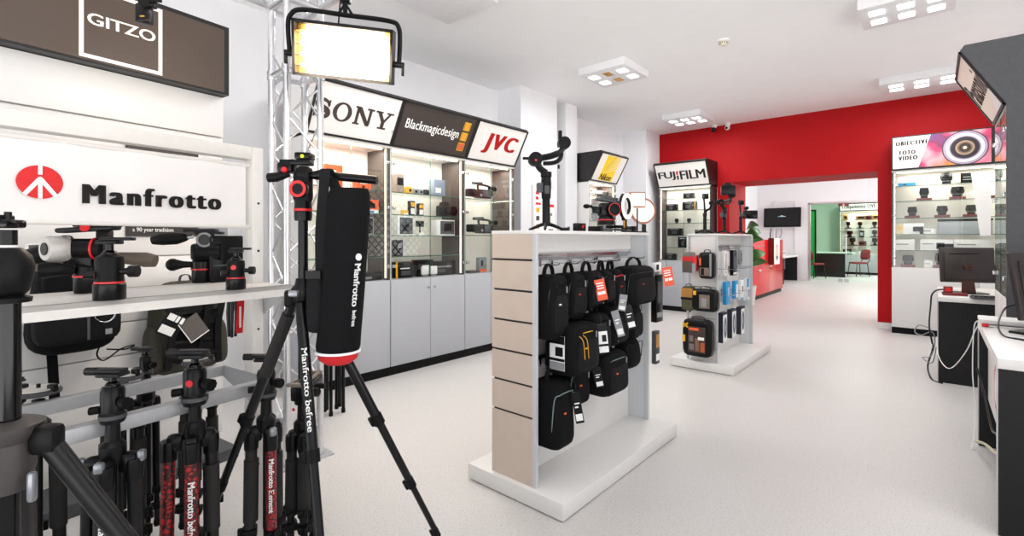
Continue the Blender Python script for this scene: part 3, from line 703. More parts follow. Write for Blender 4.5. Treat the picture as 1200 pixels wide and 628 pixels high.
# camera boxes in the cabinet at the red wall
YI = YF + .17
def FZ(px, z): return (on_Y(px, 280, YI).x, YI, z + .0006)
def fbox(px, z, w, h, lab, m=BLACK, d=.10, pr=None): return pbox('camera_carton', lab, FZ(px, z), (w, d, h), m, 0, pr or (('camera_print', .35, .2, .68, .65, ANTH), ('title_print', .2, .8, .8, .9, GPRINT)), group='black camera cartons at the red wall')
s5, s4, s3, s2, s1, s0 = 2.03, 1.82, 1.586, 1.364, 1.147, .911
fbox(807.5, s5, .19, .10, 'black camera carton alone on the top shelf at the red wall')
fbox(787.5, s4, .20, .12, 'black carton on the left of the second shelf at the red wall')
fbox(808.5, s4, .24, .15, 'larger black carton with bronze end on the second shelf at the red wall', pr=(('camera_print', .25, .2, .6, .65, ANTH), ('bronze_end', .9, 0, 1, 1, GOLD), ('title_print', .2, .8, .7, .9, GPRINT)))
lens('left small lens on the third shelf at the red wall', FZ(793, s3), .034, .085, 'small lenses at the red wall'); lens('right small lens on the third shelf at the red wall', FZ(807.5, s3), .034, .085, 'small lenses at the red wall')
fbox(791.5, s2, .27, .13, 'wide black carton on the fourth shelf at the red wall')
fbox(821, s2, .17, .10, 'black carton behind the white stand top at the red wall')
fbox(831, s2, .10, .10, 'black carton nearest the right end behind the gimbals')
fbox(801, s1, .17, .19, 'tall black carton on the lowest shelf left of the white stand')
fbox(786, s0, .20, .12, 'black carton on the cabinet floor at the red wall')
# lenses
G2 = 'lenses in the wide cabinet'
def lb(px, z, r, h, lab, blab, base=True):
    p = FZ(px, z)
    if base:
        dbase(blab, p, .16, .12); p = (p[0], p[1], p[2] + .0355)
    lens(lab, p, r, h, G2)
lb(1109, s5, .06, .15, 'lone lens on a pale base at the centre of the top shelf', '', False)
lb(1083, s4, .05, .14, 'tall lens left on the second shelf of the lens cabinet', 'burgundy base under the left lens of the second shelf')
lb(1122, s4, .066, .13, 'wide lens right on the second shelf of the lens cabinet', 'burgundy base under the right lens of the second shelf')
lb(1069, s3, .05, .12, 'lens on the left of the third shelf', 'burgundy base on the left of the third shelf')
lb(1104, s3, .056, .12, 'lens in the middle of the third shelf', 'burgundy base in the middle of the third shelf')
lb(1138, s3, .052, .12, 'lens on the third shelf beside the white paper', 'burgundy base on the third shelf beside the white paper')
lb(1064, s0, .06, .13, 'lens on the cabinet floor above the left white door', 'burgundy base on the cabinet floor above the left white door')
lb(1102, s0, .055, .16, 'lens on the cabinet floor half behind the monitor', 'burgundy base half behind the monitor')
lb(1170, s4, .025, .16, 'slim lens seen through the right cabinet glass', 'burgundy base seen through the right cabinet glass')
G3 = 'white cartons in the lens cabinet'
pbox('carton', 'white and blue carton on the left of the top lens shelf', FZ(1063, s5), (.20, .08, .12), WPRINT, 0, (('blue_label', .02, .04, .95, .38, BLUEP), ('face_print', .3, .1, .45, .3, GOLD)), group=G3)
pbox('carton', 'dark striped carton behind the white paper on the top lens shelf', FZ(1139, s5), (.22, .10, .13), BLACK, 0, (('stripe', .1, .3, .5, .38, GPRINT), ('stripe', .1, .55, .5, .63, GPRINT)), group=G3)
pbox('carton', 'cream carton with a gold round and a printed lens', FZ(1066, s2), (.30, .10, .15), WPRINT, 0, (('gold_field', .0, .0, .28, 1, mat('carton_gold', '#d9cba8', .5)), ('round_emblem', .08, .35, .24, .75, GOLD), ('lens_print', .62, .25, .98, .7, BLACK)), group=G3)
pbox('carton', 'small white carton centre left of the long grey case', FZ(1087, s2), (.17, .10, .075), WPRINT, 0, (('label', .1, .5, .7, .7, GPRINT),), group=G3)
t = thing('lens_case', 'long pale grey case with a dark top strip in the lens cabinet', 'case', FZ(1130, s2), 0)
b = MB(); b.span((-.26, -.06, 0), (.26, .06, .17), bev=.01); b.build('body', mat('case_grey', '#aab0b2', .35), t)
b = MB(); b.span((-.265, -.065, .17), (.265, .065, .20), bev=.006); b.build('lid', BLACK, t)
pbox('carton', 'plain white carton at the left of the lowest lens shelf', FZ(1060, s1), (.22, .10, .145), PAPER, 0, (('label', .1, .5, .7, .6, GPRINT),), group=G3)
pbox('carton', 'white carton with a large printed lens on its right half', FZ(1098, s1), (.34, .10, .145), PAPER, 0, (('lens_print', .48, .12, .72, .7, BLACK), ('lens_print', .72, .2, .98, .62, ANTH), ('label', .06, .55, .4, .65, GPRINT)), group=G3)
pbox('carton', 'long white carton right on the lowest lens shelf above the monitor', FZ(1139, s1), (.36, .10, .145), PAPER, 0, (('label', .1, .5, .6, .6, GPRINT),), group=G3)
pbox('carton', 'small white carton on the cabinet floor left of the monitor', FZ(1088, s0), (.09, .10, .10), PAPER, 0, (('label', .1, .5, .7, .6, GPRINT),), group=G3)
p = on_Y(1149.5, 240, YF - .012)
b = MB(); b.bm  # sheet of paper hanging on the glass, slightly bowed
pw = [on_Y(1137.5, 203, YF).x, on_Y(1161, 200, YF).x]
rs = []
for i in range(9):
    z = on_Y(1150, 201 + i * 9.4, YF).z; t_ = i / 8
    xl = pw[0] + t_ * .085; xr = pw[1]; y = YF - .016 - .012 * sin(t_ * pi)
    rs.append([V((xl, y, z)), V(((xl + xr) / 2, y - .004, z)), V((xr, y, z)), V((xr, y + .0012, z)), V(((xl + xr) / 2, y - .0028, z)), V((xl, y + .0012, z))])
b.rings(rs); tag(b.build('paper_sheet', PAPER), 'white paper sheet hanging on the glass of the lens cabinet', 'paper')
# goods in the edge-on cabinet
for k, (y, z, w, h, m, lab) in enumerate(((4.95, 1.13, .2, .19, BLACK, 'black carton low in the edge-on right cabinet'), (4.9, .911, .24, .08, GOLD, 'brass coloured tray low in the edge-on right cabinet'), (4.95, 1.337, .18, .10, PAPER, 'white carton in the edge-on right cabinet'))):
    pbox('carton', lab, (XP + .22, y - .06, z + .0006), (w, .12, h), m, -pi / 2, (('label', .2, .4, .7, .6, GPRINT),), group='goods in the edge-on right cabinet')
# poster on the pilaster
t = thing('poster_frame', 'white framed poster with red title and camera pictures on the pilaster', 'poster', (-4.05, 5.02, 0), RL)
b = MB(); b.span((0, -.03, .9), (.50, 0, 2.02), bev=.004); b.build('frame', WHITE, t)
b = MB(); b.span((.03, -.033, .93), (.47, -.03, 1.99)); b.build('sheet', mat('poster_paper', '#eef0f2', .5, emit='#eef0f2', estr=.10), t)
Mp = basis((0, -.0335, 0), (1, 0, 0), (0, 0, 1))
for r_ in ((.05, 1.90, .13, 1.94), (.05, 1.83, .11, 1.87), (.05, 1.76, .16, 1.79), (.27, 1.74, .46, 1.78)): MB().span((r_[0], r_[1], 0), (r_[2], r_[3], .001), Mp).build('red_title', REDP, t)
for k in range(3):
    b = MB(); z = 1.66 - k * .11; b.span((.06, z, 0), (.13, z + .06, .001), Mp); b.build('small_picture', (YEL, ANTH, GOLD)[k], t)
b = MB(); b.span((.26, 1.50, 0), (.38, 1.62, .001), Mp); b.span((.30, 1.62, 0), (.42, 1.66, .001), Mp); b.ring2d(.05, .05, .02, .02, 0, .001, Mp, c=(.26, 1.53)); b.build('camera_picture', mat('poster_grey', '#8a847c', .5), t)
b = MB(); b.span((.30, 1.33, 0), (.42, 1.41, .001), Mp); b.span((.33, 1.41, 0), (.44, 1.44, .001), Mp); b.build('camera_picture', mat('poster_grey', '#8a847c'), t)
# ================================================================= white display stands
def gondola(label, x0, x1, y0, y1, bx0, bx1, by0, by1, top, slats, near_open=False):
    t = thing('display_stand', label, 'display stand', ((x0 + x1) / 2, (y0 + y1) / 2, 0), 0, 'white display stands')
    cx, cy = (x0 + x1) / 2, (y0 + y1) / 2
    O = Tr((-cx, -cy, 0))
    b = MB(); b.span((x0, y0, .006), (x1, y1, .086), O, bev=.003); b.build('base', WHITE, t)
    b = MB(); b.span((x0 + .02, y0 + .02, 0), (x1 - .02, y1 - .02, .006), O); b.build('base_gap', BLACKM, t)
    mid = (bx0 + bx1) / 2
    # end panel with slats (near)
    zb = .086
    if slats:
        hs = (top - .012 - zb) / 7.0; gap = .012
        zs = []; z = top - .012
        first = [.165, .165, .165, .165, .165, .165]
        b = MB(); b.span((bx0 + .012, by0 + .006, zb), (bx1 - .012, by0 + .02, top), O); b.build('end_core', mat('slat_gap', '#2a2320', .6), t)
        zz = top
        hts = [.135] + [.155] * 5
        for h in hts:
            b = MB(); b.span((bx0, by0, zz - h + .011), (bx1, by0 + .015, zz), O); b.build('end_slat', WOODB, t); zz -= h
        b = MB(); b.span((bx0, by0, zb), (bx1, by0 + .015, zz), O); b.build('end_slat', WOODB, t)
    else:
        zz = top
        hts = [.21, .31, .31, .30]
        b = MB(); b.span((bx0 + .02, by0 + .03, zb), (bx1 - .02, by0 + .04, top), O); b.build('end_core', GPRINT, t)
        for h in hts:
            b = MB(); b.span((bx0 + .02, by0 + .016, zz - h + .010), (bx1 - .02, by0 + .032, zz), O); b.build('end_slat', WHITE, t); zz -= h
        b = MB(); b.span((bx0 + .02, by0 + .016, zb), (bx1 - .02, by0 + .032, zz), O); b.build('end_slat', WHITE, t)
    # corner posts
    for xx in ((bx1,) if slats else (bx0, bx1)):
        b = MB(); b.span((xx - .016, by0 - .001 if slats else by0, zb), (xx + .004, by0 + .02, top), O); b.build('edge_profile', mat('edge_grey', '#c3c5c8', .4, var=.02), t)
    # back panel in the middle with horizontal channels
    b = MB(); b.span((mid - .012, by0 + .02, zb), (mid + .012, by1 - .02, top - .01), O); b.build('back_panel', WHITE, t)
    for z in (1.19, .925, .66, .40):
        b = MB(); b.span((mid + .012, by0 + .03, z - .007), (mid + .016, by1 - .03, z + .007), O); b.build('channel', STEELG, t)
    b = MB(); b.span((bx0, by1 - .018, zb), (bx1 - .0205, by1, top), O); b.build('far_panel', mat('pale_grey_panel', '#cfd1d4', .5, var=.01), t)
    b = MB(); b.span((bx1 - .02, by1 - .02, zb), (bx1 + .012, by1 + .004, top), O); b.build('edge_profile', mat('edge_grey', '#c3c5c8', .4, var=.02), t)
    b = MB(); b.span((bx0 - .002, by0 - .002, top), (bx1 + .006, by1 + .006, top + .018), O, bev=.002); b.build('top_board', WHITE, t)
    b = MB(); b.span((mid + .012, by0 + .02, top - .095), (mid + .03, by1 - .02, top), O); b.build('header_panel', WHITE, t)
    return t, mid
TOP1 = 1.325
g1, MID1 = gondola('near white display stand with beige slatted end and black bags', -1.904, -1.278, 1.813, 3.11, -1.75, -1.462, 1.84, 3.06, TOP1, True)
TOP2 = 1.335
g2, MID2 = gondola('far white display stand hung with blue packs and tool cases', -2.05, -1.43, 4.81, 6.16, -1.885, -1.60, 4.87, 6.05, TOP2, False)
# hanging rails and hooks of the near stand
def rail(label, mid, y0, y1, z, group):
    t = thing('hanging_rail', label, 'rail', (mid, 0, z), 0, group)
    b = MB(); b.span((.034, y0, -.006), (.042, y1, .012)); b.build('bar', CHROME, t)
    n = 4
    for k in range(n):
        y = y0 + (y1 - y0) * (k + .5) / n; MB().span((.017, y - .008, -.05), (.036, y + .008, .014)).build('bracket', CHROME, t)
    return t
GR = 'chrome hanging rails of the near stand'
rail('top chrome rail of the near stand above the black bags', MID1, 1.88, 3.02, 1.205, GR)
rail('middle chrome rail of the near stand', MID1, 1.88, 3.02, .945, GR)
rail('lowest chrome rail of the near stand', MID1, 1.88, 3.02, .675, GR)
def hook(label, x, y, z, ln, group='chrome hooks of the near stand', tip=.012):
    t = thing('hook', label, 'hook', (x, y, z), 0, group)
    b = MB(); b.tube([(0, 0, 0), (ln - .02, 0, 0), (ln - .006, 0, tip * .4), (ln, 0, tip)], .0032, seg=6); b.build('rod', CHROME, t)
    b = MB(); b.span((-.006, -.01, -.022), (.004, .01, .012)); b.build('clip', CHROME, t)
    return t
ORT = mat('orange_tag', '#e4552f', .5, var=.02)
def hangtag(b_parent, pts, kind):
    """hang tag in local coordinates: centre, width, height, facing +x, tilted"""
    c, w, h, tilt = pts
    M = Tr(c) @ Rz(radians(-48)) @ Matrix.Rotation(radians(tilt), 4, 'X') @ basis((0, 0, 0), (0, 1, 0), (0, 0, 1))
    col = {'o': ORT, 'w': WPRINT, 'k': BLACK, 'g': GPRINT}[kind]
    b = MB(); b.span((-w / 2, -h / 2, 0), (w / 2, h / 2, .0016), M); tg = b.build('hang_tag', col, b_parent)
    b = MB()
    if kind == 'o':
        for k in range(3): b.span((-w * .35, h * (.05 + .12 * k), .0016), (w * .3, h * (.10 + .12 * k), .0022), M)
        b.span((-w * .38, -h * .22, .0016), (-w * .05, -h * .08, .0022), M); b.span((w * .0, -h * .22, .0016), (w * .38, -h * .08, .0022), M); pm = WPRINT
    elif kind == 'w':
        b.span((-w / 2, h * .25, .0016), (w / 2, h * .5, .0022), M); b.span((-w * .1, -h * .12, .0016), (w * .36, h * .12, .0022), M); b.span((-w / 2, -h * .28, .0016), (w / 2, -h * .2, .0022), M); pm = BLACK
    else:
        b.span((-w * .4, -h * .42, .0016), (w * .4, -h * .2, .0022), M); b.span((-w * .3, h * .0, .0016), (w * .1, h * .05, .0022), M); b.span((-w * .3, h * .12, .0016), (w * .3, h * .16, .0022), M); pm = WPRINT
    b.build('print', pm, tg)
    b = MB(); b.tube([c, (c[0] - .01, c[1] - .006, c[2] + h * .75), (c[0] - .02, c[1] - .008, c[2] + h * .9)], .0012, seg=5); b.build('tag_loop', BLACK, tg)
def bag(label, xf, y, ztop, d, taper=(.9, .9), rz=0, n=4.5, lean=(0, 0), tags=(), logo='r', zip_=True, hh=.055, trim=None, pitch=0, m=None, pocket=True, group='black camera bags on the near stand', dark=True):
    """bag hanging by its top loop. d = (depth x, width y, height z); ztop = hook height; xf = x of the front face"""
    dx, dy, dz = d
    t = thing('camera_bag', label, 'bag', (xf - dx / 2, y, ztop), rz, group)
    m = m or FABRIC
    R = Matrix.Rotation(pitch, 4, 'Y')
    zc = -hh - dz / 2
    b = MB(); b.soft((0, 0, zc), (dx, dy, dz), n=n, taper=taper, lean=lean, rot=R); b.build('body', m, t)
    if pocket:
        b = MB(); b.soft((dx * .40, 0, zc - dz * .10), (dx * .3, dy * .74, dz * .60), n=5, taper=(1, .92), sub=5, rot=R); b.build('front_pocket', FABRIC2, t)
    b = MB(); wy = dy * .24
    b.strap([(0, -wy, -hh - dz * .04), (0, -wy * .8, -hh * .5), (0, -wy * .25, -.004), (0, wy * .25, -.004), (0, wy * .8, -hh * .5), (0, wy, -hh - dz * .04)], .022, .005, (1, 0, 0)); b.build('carry_handle', FABRIC2, t)
    if zip_:
        b = MB(); z = zc + dz * .26; b.tube([(dx * .30, -dy * .46, zc - dz * .2), (dx * .36, -dy * .44, z), (dx * .44, -dy * .3, z + dz * .07), (dx * .47, 0, z + dz * .09), (dx * .44, dy * .3, z + dz * .07), (dx * .36, dy * .44, z), (dx * .30, dy * .46, zc - dz * .2)], .0028, seg=6, smooth=4, M=None); b.build('zip', trim or GPRINT if trim else BLACKG, t)
        b = MB(); b.box((dx * .5, dy * .28, z + dz * .01), (.004, .008, .032), bev=.001); b.build('zip_pull', GPRINT, t)
    if logo:
        b = MB(); b.box((dx * .555 if pocket else dx * .5, dy * -.16, zc + dz * .06), (.006, .014, .007)); b.build('logo_patch', {'r': REDP, 'o': ORANGE, 'y': YEL, 'w': WPRINT}[logo], t)
    for tg in tags: hangtag(t, tg[0], tg[1])
    return t
ZH = 1.175
def Ya(px, X): return on_X(px, 300, X).y
hx = MID1 + .03
def frontbag(label, y0, y1, zh, h, dx, xf=-1.385, **kw):
    """a bag hung by its loop at height zh; its front face reaches xf and spans y0..y1"""
    bag(label, xf, (y0 + y1) / 2, zh, (dx, y1 - y0, h), **kw)
    hook('hook holding the ' + label.split(' in the ')[0].split(' of the top')[0].split(' of the middle')[0], hx, (y0 + y1) / 2, zh - .004, abs(xf - hx) - .01)
frontbag('tall black bag at the left end of the top row', 1.875, 2.035, ZH, .32, .165, taper=(.95, .9), logo='w', n=7)
frontbag('second bag of the top row with a striped cord', 2.05, 2.205, ZH, .24, .16, taper=(.95, .85), logo='r', n=6)
frontbag('black pouch with a big orange tag in the top row', 2.215, 2.385, ZH, .20, .16, taper=(.95, .9), n=6, tags=[(((.105, -.015, -.15), .055, .115, 12), 'o')])
frontbag('small pouch right of the orange tagged pouch in the top row', 2.395, 2.50, ZH, .19, .15, taper=(.85, .8), logo=None, n=5)
frontbag('black pouch with a grey and red tag in the top row', 2.505, 2.625, ZH, .22, .16, taper=(.9, .85), n=5, tags=[(((.10, -.03, -.245), .045, .095, -8), 'g')], trim=REDP)
frontbag('large black shoulder bag with orange tag at the right end of the top row', 2.635, 3.03, ZH + .01, .245, .18, xf=-1.36, taper=(.95, .82), logo='r', n=5.5, tags=[(((.14, .21, -.13), .065, .125, 10), 'o')])
frontbag('black bag with a large white picture tag and yellow zip lines in the middle row', 1.955, 2.215, .925, .255, .20, xf=-1.31, taper=(.95, .95), logo='y', trim=YEL, n=7)
bagA = [o for o in bpy.data.objects if o.name.startswith('camera_bag') and o.type == 'EMPTY'][-1]
Mt = basis((.0, -.1335, -.19), (1, 0, 0), (0, 0, 1))
b = MB(); b.span((-.045, -.085, 0), (.045, .085, .002), Mt); tg = b.build('hang_tag', WPRINT, bagA)
b = MB(); b.span((-.045, .045, .002), (.045, .085, .003), Mt); b.span((-.01, -.015, .002), (.035, .03, .003), Mt); b.span((-.045, -.04, .002), (.045, -.026, .003), Mt); b.build('print', BLACK, tg)
b = MB(); b.span((-.045, -.085, .002), (.045, -.045, .003), Mt); b.build('grey_band', GPRINT, tg)
b = MB(); b.lathe([(.001, .003), (.007, .003), (.007, .004), (.001, .004)], (-.025, .068, 0), M=Mt); b.build('orange_mark', ORANGE, tg)
b = MB()
for k in range(2): b.tube([(.108, -.10 + k * .035, -.10), (.112, -.07 + k * .035, -.13), (.112, -.055 + k * .035, -.22)], .0016, smooth=4)
b.build('piping', YEL, bagA)
frontbag('black bag with a white and grey tag in the middle row', 2.225, 2.40, .945, .23, .17, xf=-1.35, taper=(.9, .9), logo='y', n=6, tags=[(((.115, -.075, -.17), .05, .15, 6), 'w')])
frontbag('pouch with two grey tags at the right of the middle row', 2.41, 2.66, .965, .23, .16, xf=-1.37, taper=(.9, .8), logo='y', n=5, tags=[(((.11, -.10, -.14), .042, .15, 16), 'g'), (((.115, .03, -.12), .05, .14, 14), 'k')])
frontbag('dark pouch with an orange bottom edge behind the grey tagged pouch', 2.70, 2.86, .975, .25, .15, xf=-1.385, taper=(.85, .8), logo=None, n=4)
pbox('carton', 'orange and white carton half hidden at the far end of the middle row', (-1.50, 2.87, .60), (.14, .05, .14), WPRINT, RL, (('orange_band', 0, .6, 1, 1, ORANGE),), group=None)
GRT = mat('grey_trim', '#6f8280', .5, var=.05)
frontbag('large toploader bag at the left end of the bottom row', 1.875, 2.05, .655, .335, .21, xf=-1.35, taper=(.8, .9), logo='o', trim=GRT, n=5.5, tags=[(((.125, .05, -.19), .042, .155, 10), 'k')], pocket=False)
frontbag('small toploader bag second in the bottom row with a dark picture tag', 2.07, 2.24, .68, .20, .17, xf=-1.385, taper=(.9, .9), logo='o', trim=GRT, n=6, tags=[(((.10, .12, -.13), .045, .11, 12), 'k')], pocket=False)
frontbag('holster bag third in the bottom row lying tilted on its hook', 2.31, 2.60, .715, .25, .20, xf=-1.34, taper=(1.0, 1.05), logo='o', trim=GRT, n=4)
frontbag('dark flat bag at the right end of the bottom row', 2.66, 2.88, .745, .20, .15, xf=-1.385, taper=(.8, .7), logo=None, n=3, pocket=False)
# dark packs on the far end face of the near stand
def flatpack(label, loc, d, m, rz, group, prints=()):
    return pbox('hanging_pack', label, loc, d, m, rz, prints, 'pack', group)
flatpack('tall black blister pack on the far end of the near stand', (-1.42, 3.116, .74), (.10, .04, .32), BLACK, RL, 'packs on the far end of the near stand', (('label', .1, .1, .9, .2, GPRINT), ('grid', .2, .4, .8, .85, ANTH)))
flatpack('dark striped pack below the tall black blister pack', (-1.42, 3.096, .46), (.06, .03, .22), ANTH, RL, 'packs on the far end of the near stand', (('label', .1, .5, .9, .9, GOLD), ('label', .1, .1, .9, .3, WPRINT)))
flatpack('white card above the tall black blister pack', (-1.42, 3.111, 1.08), (.09, .03, .06), WPRINT, RL, 'packs on the far end of the near stand', (('label', .1, .2, .5, .8, BLACK),))
# ---------------------------------------------------------------- things on the near stand top
TT = TOP1 + .0185
def tripod_feet(t, r, z=.0, n=3, a0=.3, h=.05):
    for k in range(n):
        a = a0 + k * 2 * pi / n
        b = MB(); b.tube([(0, 0, h), (r * .35 * cos(a), r * .35 * sin(a), h * .75), (r * cos(a), r * sin(a), .008)], [.012, .010, .007], seg=8); b.build('leg', BLACKM, t)
def gimbal(label, loc, rz, s=1.0, group='camera gimbals', camera=None):
    t = thing('gimbal', label, 'gimbal', loc, rz, group)
    tripod_feet(t, .13 * s, h=.05 * s)
    b = MB(); b.lathe([(.001, .03), (.024, .03), (.025, .05), (.025, .19), (.024, .20), (.030, .21), (.034, .30), (.031, .34), (.036, .345), (.036, .375), (.001, .38)], seg=16, M=Matrix.Scale(s, 4)); b.build('handle', BLACK, t)
    b = MB(); b.box((-.040 * s, 0, .275 * s), (.04 * s, .045 * s, .06 * s), bev=.004); b.box((0, -.034 * s, .26 * s), (.03 * s, .015 * s, .05 * s), bev=.003); b.build('grip_controls', ANTH, t)
    b = MB(); b.tube([(0, 0, .37 * s), (-.04 * s, 0, .40 * s), (-.055 * s, 0, .435 * s), (-.05 * s, 0, .455 * s)], .022 * s, smooth=4); b.build('pan_arm', BLACK, t)
    b = MB(); b.cyl((-.07 * s, -.03 * s, .455 * s), (-.07 * s, .03 * s, .455 * s), .044 * s, seg=20); b.box((-.125 * s, 0, .46 * s), (.05 * s, .02 * s, .016 * s), bev=.003); b.build('roll_motor', BLACKM, t)
    b = MB(); b.tube([(-.06 * s, 0, .46 * s), (.02 * s, .0, .475 * s), (.08 * s, 0, .50 * s), (.115 * s, 0, .545 * s)], .021 * s, smooth=4); b.tube([(-.02 * s, 0, .43 * s), (.05 * s, 0, .435 * s), (.09 * s, 0, .46 * s), (.10 * s, 0, .50 * s)], .014 * s, smooth=4); b.build('tilt_arm', BLACK, t)
    b = MB(); b.cyl((.115 * s, -.028 * s, .56 * s), (.115 * s, .028 * s, .56 * s), .040 * s, seg=20); b.box((.09 * s, 0, .61 * s), (.022 * s, .03 * s, .06 * s), bev=.004); b.build('tilt_motor', BLACKM, t)
    b = MB(); b.box((-.07 * s, -.0315 * s, .445 * s), (.012 * s, .004, .012 * s)); b.build('red_mark', REDP, t)
    return t
p = at_D(641, 266, 2.62)
gimbal('large black gimbal standing on the near white stand', (-1.60, on_X(640, 268, -1.60).y, TT), YAW + .1, .86)
pm = on_X(679, 263, -1.6)
def small_head(label, loc, rz): pass
t = thing('camera_plate', 'small black plate with a red logo on the near stand top', 'plate', (-1.6, pm.y, TT), RL)
b = MB(); b.box((0, 0, .026), (.075, .05, .052), bev=.008); b.build('body', BLACK, t)
b = MB(); b.lathe([(.001, 0), (.010, 0), (.010, .002), (.001, .002)], (0, -.025, .03), (0, -1, 0)); b.build('red_logo', REDP, t)
t = thing('phone_grip', 'low flat black grip at the left on the near stand top', 'grip', (-1.6, on_X(662, 266, -1.6).y, TT), RL)
b = MB(); b.soft((0, 0, .012), (.07, .04, .024), n=3, sub=4); b.build('body', BLACK, t)
b = MB(); b.ell((.018, -.012, .022), (.018, .018, .012)); b.build('knob', ANTH, t)
# slider
ys = on_X(718, 268, -1.56).y
t = thing('camera_slider', 'low black camera slider lying on the near stand top', 'slider', (-1.56, ys, TT), RL)
b = MB(); b.box((.0, .012, .016), (.42, .016, .012), bev=.003); b.box((.0, -.03, .016), (.42, .016, .012), bev=.003); b.build('track', ANTH, t)
MB().box((-.21, 0, .018), (.03, .09, .034), bev=.004).build('end_block', BLACK, t); MB().box((.22, 0, .022), (.06, .09, .042), bev=.005).build('end_block', BLACK, t)
b = MB(); b.box((.02, -.01, .035), (.10, .09, .018), bev=.004); b.build('carriage', BLACKM, t)
b = MB(); b.cyl((.045, -.06, .03), (.045, -.06, .10), .009); b.box((.045, -.06, .105), (.05, .03, .01), bev=.003); b.build('lock_post', GOLD, t)
# fluid head on the slider
def fluid_head(label, loc, rz, s=1.0):
    t = thing('fluid_video_head', label, 'video head', loc, rz)
    S = Matrix.Scale(s, 4)
    b = MB(); b.lathe([(.001, 0), (.055, 0), (.055, .045), (.045, .06), (.001, .06)], seg=24, M=S); b.build('pan_base', BLACK, t)
    b = MB(); b.lathe([(.055, .03), (.058, .03), (.058, .036), (.055, .036)], seg=24, M=S); b.build('red_ring', REDP, t)
    b = MB(); b.box((0, 0, .10), (.10, .07, .09), S, bev=.016); b.box((-.07, 0, .10), (.05, .05, .05), S, bev=.012); b.build('tilt_body', BLACK, t)
    b = MB(); b.lathe([(.001, 0), (.044, 0), (.047, .012), (.044, .035), (.036, .04), (.001, .04)], (.03, -.03, .10), (0, -1, 0), seg=24, M=S); b.build('drag_dial', BLACKM, t)
    b = MB(); b.lathe([(.0385, .0395), (.042, .0395), (.042, .0418), (.0385, .0418)], (.03, -.03, .10), (0, -1, 0), seg=24, M=S); b.build('red_dial_ring', REDP, t)
    b = MB(); b.box((-.005, 0, .162), (.17, .055, .018), S @ Matrix.Rotation(radians(8), 4, 'Y'), bev=.004); b.box((.0, 0, .18), (.11, .045, .016), S @ Matrix.Rotation(radians(8), 4, 'Y'), bev=.003); b.build('quick_plate', ANTH, t)
    b = MB(); b.tube([(-.09, -.02, .10), (-.12, -.03, .12), (-.14, -.03, .12)], .010, M=S); b.ell((-.15, -.03, .12), (.05, .03, .03), S); b.build('lock_knob', BLACKM, t)
    return t
fluid_head('black fluid video head with a red ringed dial on the slider', (-1.56, on_X(710, 265, -1.56).y, TT + .0445), YAW + .25, .95)
# lights at the far end
def led_glow(n, s): return emit_mat(n, '#fff4e4', s)
yr = 2.80
t = thing('ring_light', 'small tilted ring light on the near stand top', 'light', (-1.483, yr, TT), YAW + .9)
b = MB(); b.lathe([(.001, 0), (.03, 0), (.03, .006), (.006, .012), (.005, .08), (.001, .082)]); b.build('stand', BLACK, t)
b = MB(); Mr = basis((0, 0, .165), (1, 0, 0), (0, 0, 1)); b.ring2d(.088, .088, .052, .052, -.01, .008, Mr); b.build('ring_housing', BLACK, t)
b = MB(); b.ring2d(.084, .084, .056, .056, .008, .011, Mr); b.build('lit_ring', led_glow('ring_glow', .35), t)
b = MB(); b.box((0, .018, .09), (.02, .02, .03), bev=.003); b.build('tilt_joint', BLACKM, t)
yq = 2.94
t = thing('led_panel', 'small lit square led panel on a thin stand', 'light', (-1.476, yq, TT), YAW + .15)
b = MB(); b.lathe([(.001, 0), (.028, 0), (.028, .006), (.005, .01), (.005, .16), (.001, .16)]); b.build('stand', BLACK, t)
b = MB(); b.box((0, 0, .215), (.115, .022, .105), bev=.012); b.build('housing', mat('panel_copper', '#a5705c', .4), t)
b = MB(); b.box((0, -.012, .215), (.094, .004, .084), bev=.0015); b.build('lit_face', led_glow('panel_glow', .42), t)
yo = 3.03
t = thing('round_led_light', 'round lit disc light at the far end of the near stand', 'light', (-1.482, yo, TT), YAW + .1)
b = MB(); b.lathe([(.001, 0), (.03, 0), (.03, .006), (.006, .012), (.006, .06), (.001, .06)]); b.box((.006, -.01, .03), (.02, .03, .05), bev=.003); b.build('stand', BLACK, t)
Mr = basis((0, 0, .145), (1, 0, 0), (0, 0, 1))
b = MB(); b.lathe([(.001, -.012), (.086, -.012), (.09, 0), (.088, .010), (.08, .010), (.001, .010)], M=Mr, seg=32); b.build('housing', mat('panel_copper', '#a5705c'), t)
b = MB(); b.lathe([(.001, .0102), (.074, .0102), (.074, .013), (.001, .013)], M=Mr, seg=32); b.build('lit_face', led_glow('panel_glow', .42), t)
b = MB(); b.cyl((-.09, 0, .145), (-.105, 0, .145), .010); b.build('side_knob', ANTH, t)
# ---------------------------------------------------------------- far stand goods
TT2 = TOP2 + .0185
def small_gimbal(label, loc, rz, s, motor=True):
    t = thing('gimbal', label, 'gimbal', loc, rz, 'camera gimbals')
    tripod_feet(t, .10 * s, h=.04)
    b = MB(); b.lathe([(.018, .02), (.019, .16), (.016, .17), (.021, .20), (.021, .22), (.001, .22)], M=Matrix.Scale(s, 4)); b.build('handle', BLACK, t)
    b = MB(); b.tube([(0, 0, .21 * s), (.02 * s, 0, .25 * s), (.055 * s, 0, .27 * s), (.07 * s, 0, .33 * s)], .011 * s, smooth=4); b.cyl((.07 * s, -.02 * s, .33 * s), (.07 * s, .02 * s, .33 * s), .022 * s); b.build('arm', BLACKM, t)
    b = MB(); b.tube([(0, 0, .22 * s), (-.005, 0, .33 * s), (-.01, 0, .38 * s)], .010 * s); b.cyl((-.02 * s, 0, .40 * s), (.03 * s, 0, .40 * s), .03 * s); b.build('motor', BLACK, t)
    return t
yg = on_X(826, 272, -1.76)
small_gimbal('small gimbal at the left end of the far stand top', (-1.76, yg.y, TT2), YAW, .95)
